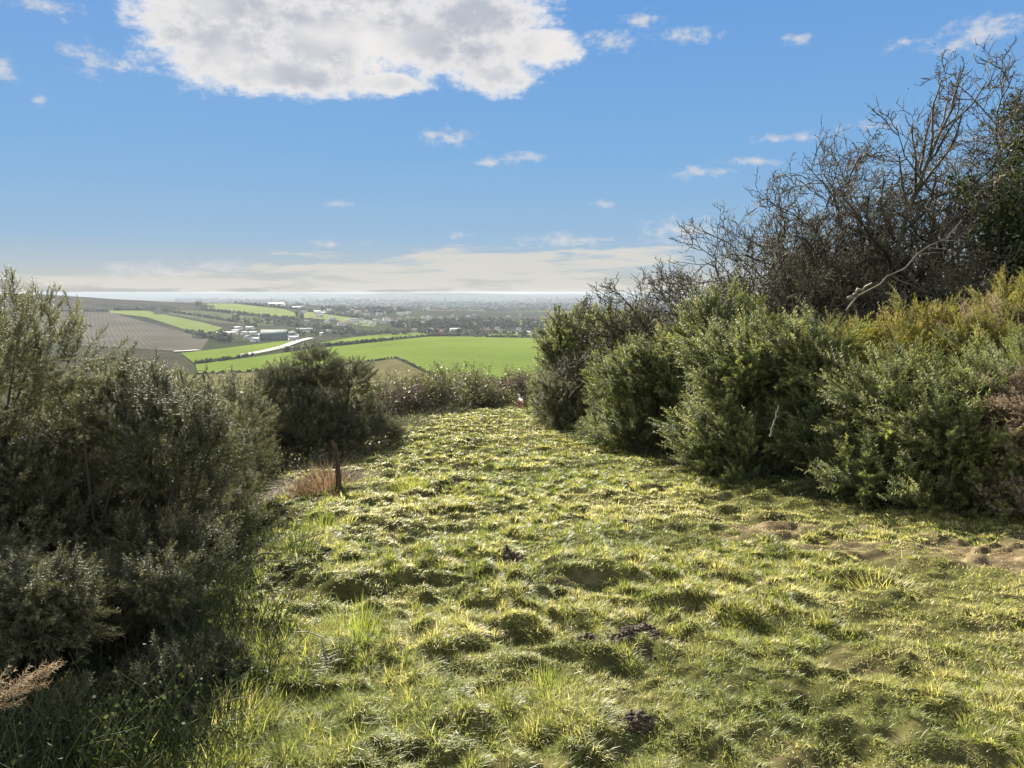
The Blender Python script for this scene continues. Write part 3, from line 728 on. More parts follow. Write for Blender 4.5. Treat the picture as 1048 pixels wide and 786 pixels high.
def bare_tree(x, y, h, label, seed, stems=3, spread=.45, wind=(.0, 0, .0), jit=.16, counts=(6, 6, 6, 3), rad=.07, twig=.0055, ang=48, up=.05, ratio=.55, leaves=0, dz=0., group=None, cat='tree', name='bare_tree'):
    g = np.random.default_rng(seed); t = thing(name, G(x, y, dz), label, cat, group)
    s0 = g.normal(size=(stems, 3)) * [.14, .14, 0]; s0[:, 2] = -.15
    d0 = np.concatenate([g.normal(size=(stems, 2)) * spread, np.ones((stems, 1))], 1) + np.array(wind) * 2
    l0 = h * (.62 + .2 * g.random(stems)); r0 = rad * (.7 + .5 * g.random(stems))
    tr = np.array(wind) + [0, 0, up]
    P, Q = branches(s0, d0, l0, r0, 12, jit * .55, tr * .6, g, .75)
    mb = MB(); tubes(mb, P, Q, 7); link('trunk', mb.build('trunk', M['bark'], True), t)
    mbb, mbt = MB(), MB(); ln = l0; pts = []
    for lv, c in enumerate(counts):
        s, d, ln, r = children(P, Q, ln, c, ang - 3 * lv, ratio if lv else ratio * .95, g, .28 if lv == 0 else .15)
        r = np.maximum(r, twig)
        P, Q = branches(s, d, ln, r, [9, 8, 6, 5][lv], jit * (1 + .25 * lv), tr, g, .6)
        Q = np.maximum(Q, twig * .55)
        if lv < 2: tubes(mbb, P, Q * [1.35, 1.15][lv], [6, 4][lv], [.05, .25][lv])
        else: tubes(mbt, P, Q, 3, np.clip(g.normal(.5, .2, len(P)), 0, 1))
        pts.append(P[:, -3:].reshape(-1, 3))
    link('branches', mbb.build('branches', M['twig']), t)
    link('twigs', mbt.build('twigs', M['twig']), t)
    if leaves:
        leafset(t, np.concatenate(pts), leaves, g, .035, 'ivy')
    return t

def leaf_quads(mb, P, g, size, t):
    n = len(P); a = nrm(g.normal(size=(n, 3)) + [0, 0, -.1]); b = nrm(np.cross(a, g.normal(size=(n, 3))))
    s = size * (.6 + .8 * g.random((n, 1))); c = np.cross(a, b)
    V = np.stack([P, P + a * s * .5 + b * s * .36 + c * s * .08, P + a * s, P + a * s * .5 - b * s * .36 + c * s * .08], 1)
    mb.add(V.reshape(-1, 3), np.arange(4 * n).reshape(-1, 4), np.repeat(t, 4))

def leafset(t, pts, n, g, size, mat, spread=.10, name='leaves'):
    p = pts[g.integers(len(pts), size=n)] + g.normal(size=(n, 3)) * spread
    mb = MB(); leaf_quads(mb, p, g, size, np.clip(g.normal(.5, .25, n), 0, 1))
    link(name, mb.build(name, M[mat]), t)

# bare hawthorns behind the gorse
bare_tree(3.75, 14.2, 4.4, 'leftmost bare thorn tree, low branches stretching left over the gorse', 51, 5, .55, (-.03, 0, 0), .19, (9, 7, 6, 3), .06, .0075, ang=58, leaves=300)
bare_tree(4.7, 14.6, 5.0, 'second bare thorn tree from the left with a dense twiggy crown', 52, 3, .32, (.0, 0, 0), .19, (9, 7, 6, 3), .065, .0075, leaves=200)
bare_tree(5.6, 14.8, 5.4, 'bare thorn tree left of the tallest one, forking low', 53, 3, .28, (.02, 0, 0), .18, (9, 7, 6, 3), .07, .0075)
bare_tree(6.0, 13.4, 8.6, 'tallest bare tree, its thin crown swept to the right against the sky', 54, 1, .04, (.014, 0, .02), .15, (22, 8, 6, 3), .075, .006, ang=40, ratio=.30)
bare_tree(6.5, 12.8, 6.0, 'leaning bare tree with a thick mossy limb right of the tallest one', 55, 3, .28, (.05, 0, .0), .2, (9, 7, 6, 3), .09, .0075)
bare_tree(7.9, 13.4, 6.8, 'bare tree tangled into the ivy covered tree at the right', 56, 3, .3, (.02, 0, .0), .18, (9, 7, 6, 3), .07, .0075, leaves=900)
bare_tree(4.1, 15.8, 3.5, 'short bare thorn bush at the left end of the trees', 57, 5, .6, (-.01, 0, 0), .19, (6, 6, 5, 2), .04, .007, ang=58)
bare_tree(7.3, 15.6, 6.3, 'bare tree standing farther back behind the leaning one', 61, 3, .28, (.03, 0, 0), .18, (9, 7, 6, 3), .07, .0075)
bare_tree(5.6, 12.2, 2.7, 'low bare thicket in front of the thorn trees', 58, 8, .6, (0, 0, 0), .19, (6, 6, 5, 2), .03, .006, ang=50, leaves=700)
bare_tree(7.3, 11.2, 3.2, 'low twiggy thicket between the leaning tree and the yellow gorse', 59, 9, .55, (0, 0, 0), .19, (6, 6, 5, 2), .03, .006, ang=50, leaves=1600)
bare_tree(4.3, 13.4, 2.7, 'low twiggy thicket under the leftmost bare trees', 60, 9, .6, (0, 0, 0), .19, (6, 6, 5, 2), .03, .006, ang=50, leaves=1200)
bare_tree(6.3, 12.4, 3.1, 'tangled brown thicket under the tallest bare tree', 62, 9, .55, (0, 0, 0), .19, (6, 6, 5, 2), .03, .006, ang=50, leaves=1400)
bare_tree(4.3, 13.2, 3.9, 'bare thorn tree standing in front of the leftmost pair', 63, 4, .4, (-.01, 0, 0), .19, (9, 7, 6, 3), .055, .007, ang=55, leaves=300)
bare_tree(5.3, 13.4, 4.5, 'many stemmed bare tree left of the dead limb', 64, 5, .35, (.01, 0, 0), .19, (9, 7, 6, 3), .055, .007, ang=50, leaves=300)
bare_tree(7.0, 14.2, 6.2, 'upright bare tree behind the dead limb', 65, 4, .25, (.02, 0, 0), .18, (9, 7, 6, 3), .065, .007)

# ivy covered evergreen at the right edge
def evergreen(x, y, h, rx, label, seed, n):
    g = np.random.default_rng(seed); t = thing('ivy_tree', G(x, y), label, 'tree')
    P, Q = branches(np.array([[0, 0, -.1], [.2, .1, -.1]]), np.array([[.05, 0, 1], [.2, .1, 1.]]), np.array([h * .9, h * .8]), np.array([.12, .09]), 12, .07, np.array([0, 0, .05]), g)
    mb = MB(); tubes(mb, P, Q, 8); link('trunk', mb.build('trunk', M['bark'], True), t)
    s, d, ln, r = children(P, Q, np.array([h, h]) * .55, 22, 62, .6, g, .15); P2, Q2 = branches(s, d, ln, r, 8, .14, np.array([0, 0, .05]), g)
    s, d, l3, r = children(P2, Q2, ln, 6, 50, .5, g, .2); P3, Q3 = branches(s, d, l3, np.maximum(r, .006), 6, .16, np.array([0, 0, .03]), g)
    mb = MB(); tubes(mb, P2, Q2, 5); tubes(mb, P3, Q3, 3); link('branches', mb.build('branches', M['twig']), t)
    pts = np.concatenate([P3.reshape(-1, 3), P2[:, 2:].reshape(-1, 3)])
    lc = pts[g.integers(len(pts), size=260)]; k = g.integers(260, size=n)
    p = lc[k] + nrm(g.normal(size=(n, 3))) * (g.random((n, 1)) ** .5) * .34
    mb = MB(); leaf_quads(mb, p, g, .075, np.clip(g.normal(.4, .25, n), 0, 1)); link('leaves', mb.build('leaves', M['ivy']), t)
evergreen(8.65, 12.2, 5.2, 1.6, 'dark ivy covered evergreen tree at the right edge', 71, 30000)
evergreen(10.4, 13.2, 6.0, 1.6, 'dark evergreen just behind the ivy covered tree at the right edge', 72, 22000)

def scrub(x, y, w, h, label, seed, mat='scrub', stems=14, leaves=1500, size=.05, name='scrub_bush', cat='scrub'):
    stems = int(stems * 1.5); leaves = int(leaves * 1.6)
    g = np.random.default_rng(seed); t = thing(name, G(x, y), label, cat)
    s0 = g.normal(size=(stems, 3)) * [w * .22, w * .22, 0]; s0[:, 2] = -.05
    d0 = np.concatenate([g.normal(size=(stems, 2)) * .45, np.ones((stems, 1))], 1)
    l0 = h * (.6 + .4 * g.random(stems)); r0 = np.full(stems, .014)
    P, Q = branches(s0, d0, l0, r0, 8, .14, np.array([0, 0, .02]), g); mb = MB(); tubes(mb, P, Q, 4); pts = [P[:, 3:].reshape(-1, 3)]; ln = l0
    for c, k in ((7, 6), (5, 5)):
        s, d, ln, r = children(P, Q, ln, c, 45, .5, g, .2); P, Q = branches(s, d, ln, np.maximum(r, .008), k, .16, np.array([0, 0, .03]), g, .5)
        tubes(mb, P, Q, 3); pts.append(P[:, 1:].reshape(-1, 3))
    link('stems', mb.build('stems', M['twig']), t)
    leafset(t, np.concatenate(pts), leaves, g, size, mat, .08)
    return t

# scrub at the far end of the pasture and down the slope on the left
scrub(-3.9, 26.5, 2.0, 1.5, 'brown scrub bush just right of the dark round bush', 81, 'scrub_red', 16, 1800, .07)
scrub(-2.9, 28.5, 2.0, 1.7, 'grey thorny scrub left of the grass crest', 82, 'scrub', 18, 2200, .07)
scrub(-4.6, 31, 2.2, 1.7, 'tan scrub behind the brown scrub bush', 83, 'scrub', 16, 1800, .08)
scrub(-1.9, 33, 2.8, 1.75, 'twiggy scrub bush rising highest behind the grass crest', 84, 'scrub', 22, 2600, .08)
scrub(-.6, 37, 2.2, 1.6, 'reddish bare scrub at the end of the grass', 85, 'scrub_red', 18, 2000, .09)
scrub(.5, 38, 2.4, 1.9, 'reddish bare scrub behind the dog', 86, 'scrub_red', 18, 2200, .09)
scrub(1.9, 42, 2.6, 2.6, 'tall grey scrub rising beside the far end of the right gorse bank', 87, 'scrub', 20, 2400, .09)
scrub(-3.4, 34, 2.8, 1.9, 'grey scrub behind the thorny scrub left of the grass crest', 91, 'scrub', 18, 2200, .08)
scrub(-1.0, 31.5, 2.0, 1.0, 'low grey scrub at the foot of the highest twiggy bush', 92, 'scrub', 16, 1800, .07)
scrub(-4.8, 28, 2.2, 1.5, 'tan scrub touching the right side of the dark round bush', 93, 'scrub', 16, 1800, .07)
gorse(-3.3, 29.5, (.9, .9, 1.25), 'dark gorse bush among the scrub left of the grass crest', 160, 88, 'gorse', det='lo', size=(.3, .5), nl=8)
gorse(-1.5, 34.2, (1.0, .9, 1.15), 'low dark gorse bush at the middle of the grass crest', 170, 89, 'gorse', det='lo', size=(.3, .5), nl=8)
gorse(1.2, 34.5, (.75, .7, 1.25), 'dark gorse bush just behind the dog', 140, 90, 'gorse', det='lo', size=(.3, .5), nl=8)
for i, (x, y, w, h, lab) in enumerate([
    (-5.6, 14.5, 2.4, 1.3, 'tan scrub left of the dark round bush'), (-6.8, 17, 2.6, 1.5, 'tan scrub on the slope behind the left thicket'),
    (-5.2, 18.5, 2.6, 1.4, 'pale scrub behind the dark round bush'), (-8.2, 21, 3, 1.7, 'brown scrub farther down the slope behind the left thicket'),
    (-6.2, 24, 3, 1.5, 'pale scrub between the left thicket and the tan field'), (-9.6, 27, 3.2, 1.8, 'brown scrub lowest on the slope behind the left thicket')]):
    scrub(x, y, w, h, lab, 200 + i, ['scrub', 'scrub_red'][i % 2], 20, 2600, .07)

# ------------------------------------------------------------------ small things in the pasture
def stalks(mb, n, g, rad, h, lean, w, droop=.35, t=(.2, 1.0), curve_n=6):
    a = g.random(n) * 6.28; r0 = np.sqrt(g.random(n)) * rad
    s = np.stack([np.cos(a) * r0, np.sin(a) * r0, np.full(n, -.02)], -1)
    d = np.stack([np.cos(a) * lean * r0 / rad, np.sin(a) * lean * r0 / rad, np.ones(n)], -1) + g.normal(size=(n, 3)) * .22
    ln = h * (.45 + .65 * g.random(n))
    P, _ = branches(s, d, ln, np.ones(n), curve_n, .06, np.array([0, 0, -droop / curve_n]), g)
    side = nrm(np.stack([-np.sin(a + g.normal(size=n)), np.cos(a), np.zeros(n)], -1))[:, None]
    ww = w * (1 - np.linspace(0, 1, curve_n) ** 2 * .9)[None, :, None]
    V = np.stack([P - side * ww / 2, P + side * ww / 2], 2).reshape(n, -1, 3); m = 2 * curve_n
    i = np.arange(curve_n - 1) * 2
    F = np.stack([i, i + 1, i + 3, i + 2], -1)
    mb.add(V.reshape(-1, 3), (F[None] + (np.arange(n) * m)[:, None, None]).reshape(-1, 4), np.repeat(g.uniform(*t, n), m))

def tussock(px, py, rad, h, label, seed, mat='grass', n=420, t=(.05, .6), w=.0045, name='grass_tussock', cat='grass tussock', lean=.7, droop=.5):
    g = np.random.default_rng(seed); p = proj(px, py); p[2] = float(T(p[0], p[1])) - .01
    mb = MB(); stalks(mb, n, g, rad, h, lean, w, droop, t)
    return tag(link(name, mb.build(name, M[mat]), None, p), label, cat)
tussock(368, 652, .18, .24, 'tall green grass tussock standing out of the turf at the left', 301, n=520, t=(0, .4))
tussock(330, 540, .16, .24, 'dark green tussock beside the shadow of the round bush', 302, 'grass', t=(0, .35))
tussock(290, 690, .20, .13, 'straw coloured dead grass clump at the edge of the left shade', 303, t=(.45, .8), n=500, lean=1.5, droop=1.2, w=.003)
tussock(305, 575, .15, .26, 'thin dark weed tuft in the sunlit grass near the left thicket', 304, 'weed', 260, (.3, .9))
tussock(900, 600, .22, .12, 'dry tuft at the edge of the worn bare earth on the right', 308, t=(.4, .9), n=400, lean=1.2)
tussock(560, 700, .14, .13, 'green tuft in the middle of the foreground turf', 309, t=(.1, .5), n=300)
tussock(880, 690, .30, .10, 'flattened straw coloured grass patch in the right foreground', 305, t=(.6, .9), n=600, lean=1.9, droop=1.6, w=.003)
tussock(420, 500, .18, .2, 'grass tussock in the sunny strip right of the brown bracken', 306, t=(.2, .7))
tussock(235, 750, .16, .17, 'pale bent grass clump at the bottom left edge of the sunlit turf', 307, t=(.4, 1), n=420)

# dead bracken with a dark post
g = np.random.default_rng(311); p = proj(335, 502)
t = thing('bracken_clump', p, 'brown dead bracken clump in front of the dark round bush', 'bracken')
mb = MB(); stalks(mb, 750, g, .38, .42, 1.1, .008, .9, (0, .65)); link('fronds', mb.build('fronds', M['bracken']), t)
mb = MB(); stalks(mb, 14, g, .30, .58, 1.1, .007, .25, (.8, 1)); link('stalks', mb.build('stalks', M['bracken']), t)
t = thing('bracken_clump', proj(305, 508), 'smaller reddish dead bracken clump left of the larger one', 'bracken')
mb = MB(); stalks(mb, 500, g, .28, .26, 1.2, .008, 1.2, (0, .6)); link('fronds', mb.build('fronds', M['bracken']), t)
p = proj(346, 503); mb = MB(); g = np.random.default_rng(5)
P = np.array([[[0, 0, -.2], [.01, 0, .15], [.0, .01, .35], [-.02, .0, .50], [-.045, .0, .58], [-.055, 0, .61]]])
tubes(mb, P, np.array([[.032, .030, .028, .024, .016, .003]]), 9)
V = np.concatenate(mb.V); V += g.normal(size=V.shape) * .004; mb.V = [V]
tag(link('wooden_post', mb.build('wooden_post', M['post']), None, p), 'short dark weathered post stump standing in the dead bracken', 'post')

# molehills and scraped earth
def molehill(px, py, w, h, label, seed):
    g = np.random.default_rng(seed); p = proj(px, py); p[2] = float(T(p[0], p[1])) - .01
    mb = MB(); nn = 40; u = np.linspace(-1.3, 1.3, nn); X, Y = np.meshgrid(u, u); r = np.hypot(X, Y + .0)
    ang = np.arctan2(Y, X); edge = 1 + .12 * np.sin(ang * 3 + seed) + .06 * np.sin(ang * 5 + 2 * seed)
    prof = np.clip(1 - (r / edge) ** 2, -.15, 1)
    n1 = fbm(X * 1.6 + seed, Y * 1.6, seed, 3, .6); n2 = fbm(X * 4.5 + seed, Y * 4.5, seed + 3, 3, .7)
    Z = h * np.sign(prof) * np.abs(prof) ** .8 * (2.2 * np.clip(n1 - .22, 0, 1) ** 1.2 + .15) + .05 * (n2 - .5) * np.clip(prof * 3, 0, 1)
    V = np.stack([X * w / 2, Y * w / 2, Z], -1).reshape(-1, 3); V[:, 2] = np.where(prof.ravel() < 0, -.05, V[:, 2])
    i = np.arange(nn * nn).reshape(nn, nn); F = np.stack([i[:-1, :-1], i[:-1, 1:], i[1:, 1:], i[1:, :-1]], -1).reshape(-1, 4)
    mb.add(V, F)
    n = 700; c = g.normal(size=(n, 3)) * [w * .25, w * .25, 0]; ii = np.clip(((c[:, 0] / (w / 2) + 1.3) / 2.6 * (nn - 1)).round().astype(int), 0, nn - 1); jj = np.clip(((c[:, 1] / (w / 2) + 1.3) / 2.6 * (nn - 1)).round().astype(int), 0, nn - 1); c[:, 2] = np.maximum(Z[jj, ii], 0) + .001
    s = .003 + .012 * g.random(n) ** 2.5
    W = c[:, None] + IV[None] * s[:, None, None] * (1 + .25 * g.normal(size=(n, 12, 1))) * [1, 1, .75]
    mb.add(W.reshape(-1, 3), (IF[None] + (np.arange(n) * 12)[:, None, None]).reshape(-1, 3))
    tag(link('molehill', mb.build('molehill', M['soil']), None, p), label, 'molehill')
for i, (x, y, w, h, lab) in enumerate([
    (655, 655, .26, .085, 'largest dark molehill in the middle foreground'), (518, 568, .22, .09, 'dark molehill in the middle of the turf'),
    (706, 574, .14, .05, 'small molehill just right of centre'), (640, 540, .14, .04, 'tiny molehill near the middle of the pasture'),
    (600, 662, .11, .05, 'small earth heap just left of the largest molehill'), (655, 742, .12, .05, 'small molehill at the bottom below the largest one')]):
    molehill(x, y, w, h * .62, lab, 400 + i)

# bare sticks and canes
def stick(p0, p1, rad, label, seed, mat='pale_wood', jit=.03, side=0, cat='stick', name='dead_stick'):
    g = np.random.default_rng(seed); p0 = np.array(p0, float); p1 = np.array(p1, float)
    w = np.linspace(0, 1, 9)[:, None]; P = p0 * 0 + (p1 - p0) * w
    P[1:-1] += g.normal(size=(7, 3)) * jit * np.linalg.norm(p1 - p0)
    mb = MB(); tubes(mb, P[None], np.linspace(rad, rad * .5, 9)[None], 6)
    if side:
        s, d, l, r = children(P[None], np.full((1, 9), rad), np.array([np.linalg.norm(p1 - p0)]), side, 45, .35, g); Q, q = branches(s, d, l, r, 5, .12, np.zeros(3), g); tubes(mb, Q, q, 4)
    return tag(link(name, mb.build(name, M[mat], True), None, p0), label, cat)
stick(at(248, 577, 5.6), at(332, 545, 5.4), .007, 'thin dark cane lying out from the left thicket over the sunlit grass', 501, 'twig', .03, 3, 'cane', 'bramble_cane')
stick(at(236, 583, 5.2), at(300, 571, 5.2), .006, 'lower thin cane lying out from the left thicket', 502, 'twig', .02, 2, 'cane', 'bramble_cane')
a = proj(343, 686); b = proj(304, 668); a[2] += .06; b[2] += .16
stick(a, b, .005, 'pale curved dead stem bent over beside the green tussock', 503, 'pale_wood', .06)
a = proj(160, 782); b = proj(265, 752); a[2] += .05; b[2] += .12
stick(a, b, .005, 'pale thin stem across the bottom of the left shade', 504, 'pale_wood', .02, 1)
a = proj(205, 700); b = proj(275, 640); a[2] += .05; b[2] += .2
stick(at(788, 447, 8.0), at(797, 415, 8.1), .012, 'bare pale stick hanging in the gorse of the right bank', 505, 'pale_wood', .012)
stick(at(700, 309, 12.0), at(672, 326, 12.2), .010, 'dead twig over the leftmost gorse tops', 506, 'twig', .05, 3)
a = at(866, 318, 11.2); b = at(985, 225, 10.6)
stick(a, b, .017, 'long pale dead limb leaning across the bare trees', 507, 'pale_wood', .02, 4, 'dead limb', 'dead_limb')
stick(at(868, 306, 10.2), at(893, 290, 10.0), .035, 'broken pale branch stub above the yellow gorse', 508, 'pale_wood', .05, 0, 'dead limb', 'dead_limb')
stick(at(1004, 452, 6.8), at(1046, 466, 6.6), .010, 'pale bare stick low in the bush at the right edge', 509, 'pale_wood', .04, 2)
# near gorse sprig at the left edge
t = thing('gorse_sprig', at(-52, 745, 1.9), 'close pale gorse sprig with long spines at the left edge', 'gorse sprig')
g = np.random.default_rng(4); v = at(36, 690, 1.95) - at(-52, 745, 1.9)
V, F, tt, st = plume(77, 30, 34, .10, .011, .1, .012)
Rm = rot_frames(v[None], np.array([.4]))[0] * np.linalg.norm(v)
link('spines', mesh('spines', V @ Rm, F, M['gorse_dead'], np.clip(tt + .3, 0, 1)), t); link('stems', mesh('stems', st[0] @ Rm, st[1], M['twig'], st[2]), t)

# brambles and weeds in the shade on the left, rank growth at the foot of the right bank
def weeds(name, label, pts, n, g, h, size, mat, cat_kind='stuff'):
    """pts: list of (x, y, radius)"""
    mb = MB(); pts = np.array(pts, float); a = pts[:, 2] ** 2; k = g.choice(len(pts), n, p=a / a.sum())
    ang = g.random(n) * 6.28; rr_ = np.sqrt(g.random(n)) * pts[k, 2]
    x = pts[k, 0] + np.cos(ang) * rr_; y = pts[k, 1] + np.sin(ang) * rr_
    s = np.stack([x, y, T(x, y) - .02], -1)
    d = np.concatenate([g.normal(size=(n, 2)) * .5, np.ones((n, 1))], 1)
    l = h * (.35 + .8 * g.random(n)) * (.5 + fbm(x / .5, y / .5, 77, 2))
    P, Q = branches(s, d, l, np.full(n, .0028), 6, .12, np.array([0, 0, -.06]), g, .5); tubes(mb, P, Q, 3, g.uniform(.3, .95, n))
    m = 3; u = g.integers(1, 6, size=(n, m)); q = P[np.arange(n)[:, None], u].reshape(-1, 3) + g.normal(size=(n * m, 3)) * .02
    leaf_quads(mb, q, g, size, np.clip(g.normal(.42, .22, n * m), 0, 1))
    return tag(link(name, mb.build(name, M[mat])), label, None, None, cat_kind)
weeds('undergrowth', 'dark tangle of brambles and nettles in the shade at the left', [(-2.2, 3.6, 1.1), (-1.75, 3.0, .7), (-3.0, 4.3, 1.2), (-2.4, 4.8, .75), (-2.5, 6.0, .6), (-2.7, 2.7, 1.2), (-1.5, 2.5, .45)], 8000, np.random.default_rng(61), .34, .017, 'weed')
weeds('undergrowth', 'rank shaded growth at the foot of the right gorse bank', [(2.2, 11.6, .6), (2.9, 9.2, .7), (3.6, 8.0, .7), (4.3, 7.3, .7), (5.1, 6.9, .7), (6.0, 6.5, .8), (7.0, 6.2, .8), (1.5, 14.5, .5), (1.2, 17.0, .5)], 3600, np.random.default_rng(62), .34, .024, 'weed')
weeds('undergrowth', 'weedy edge of dead stems round the dark round bush and scrub', [(-2.9, 12.3, .9), (-3.6, 11.5, .9), (-3.9, 9.6, .9), (-3.0, 26, 1.0), (-2.2, 27.5, .8), (-3.2, 20, 1.2), (-3.6, 23, 1.2), (-3.0, 16.5, .8)], 3400, np.random.default_rng(63), .34, .04, 'scrub')

# ------------------------------------------------------------------ dog at the far end of the grass
def dog(p, rz, label):
    vs = [(0, -.22, .40, .085), (0, -.02, .41, .095), (0, .16, .42, .105), (0, .27, .47, .07), (0, .35, .56, .060), (0, .42, .60, .062), (0, .50, .575, .036), (0, .55, .565, .026)]
    ed = [(0, 1), (1, 2), (2, 3), (3, 4), (4, 5), (5, 6), (6, 7)]
    def leg(chain, root):
        prev = root
        for c in chain:
            vs.append(c); ed.append((prev, len(vs) - 1)); prev = len(vs) - 1
    for s, f in ((-1, .05), (1, -.05)):
        leg([(s * .075, -.21 + f * .3, .33, .062), (s * .085, -.15 + f, .24, .040), (s * .085, -.27 + f, .14, .024), (s * .085, -.25 + f, .03, .020), (s * .085, -.20 + f, .015, .022)], 0)
        leg([(s * .07, .17, .31, .045), (s * .07, .13 - f, .20, .030), (s * .07, .16 - f, .10, .022), (s * .07, .17 - f, .02, .022)], 2)
        leg([(s * .050, .41, .655, .022), (s * .078, .40, .62, .012), (s * .088, .41, .575, .008)], 5)
    leg([(0, -.31, .44, .024), (0, -.37, .52, .018), (0, -.385, .62, .012), (0, -.36, .68, .007)], 0)
    me = bpy.data.meshes.new('dog'); me.from_pydata([v[:3] for v in vs], ed, []); me.update()
    o = link('dog', me, None, p); o.rotation_euler.z = rz
    md = o.modifiers.new('skin', 'SKIN'); me.skin_vertices.new() if not me.skin_vertices else None
    for i, v in enumerate(vs):
        me.skin_vertices[0].data[i].radius = (v[3], v[3]); me.skin_vertices[0].data[i].use_root = (i == 0)
    sd = o.modifiers.new('smooth', 'SUBSURF'); sd.levels = 2; sd.render_levels = 2
    m, nt, N, L = new_mat('dog_coat')
    tc = N.new('ShaderNodeTexCoord'); sp = N.new('ShaderNodeSeparateXYZ'); L.new(tc.outputs['Object'], sp.inputs[0])
    nz = N.new('ShaderNodeTexNoise'); nz.inputs['Scale'].default_value = 5; L.new(tc.outputs['Object'], nz.inputs['Vector'])
    ab = N.new('ShaderNodeMath'); ab.operation = 'ABSOLUTE'; L.new(sp.outputs['X'], ab.inputs[0])
    a1 = N.new('ShaderNodeMath'); a1.operation = 'MULTIPLY_ADD'; a1.inputs[1].default_value = .10; L.new(nz.outputs['Fac'], a1.inputs[0]); L.new(ab.outputs[0], a1.inputs[2])
    rp = ramp(N, [(.085, (.80, .72, .66)), (.100, (.34, .12, .08))]); rp.color_ramp.elements[0].position = .092; rp.color_ramp.elements[1].position = .108; L.new(a1.outputs[0], rp.inputs['Fac'])
    pr = N.new('ShaderNodeBsdfPrincipled'); pr.inputs['Roughness'].default_value = .8; L.new(rp.outputs[0], pr.inputs['Base Color'])
    ot = N.new('ShaderNodeOutputMaterial'); L.new(pr.outputs[0], ot.inputs['Surface']); me.materials.append(m)
    return tag(o, label, 'dog')
pd = proj(532.5, 415.5)
pd = np.array([.35, 30.5, float(T(.35, 30.5)) + .02])
dog(pd, .25, 'small reddish brown and white dog walking away at the far end of the grass').scale = (.82, .82, .82)

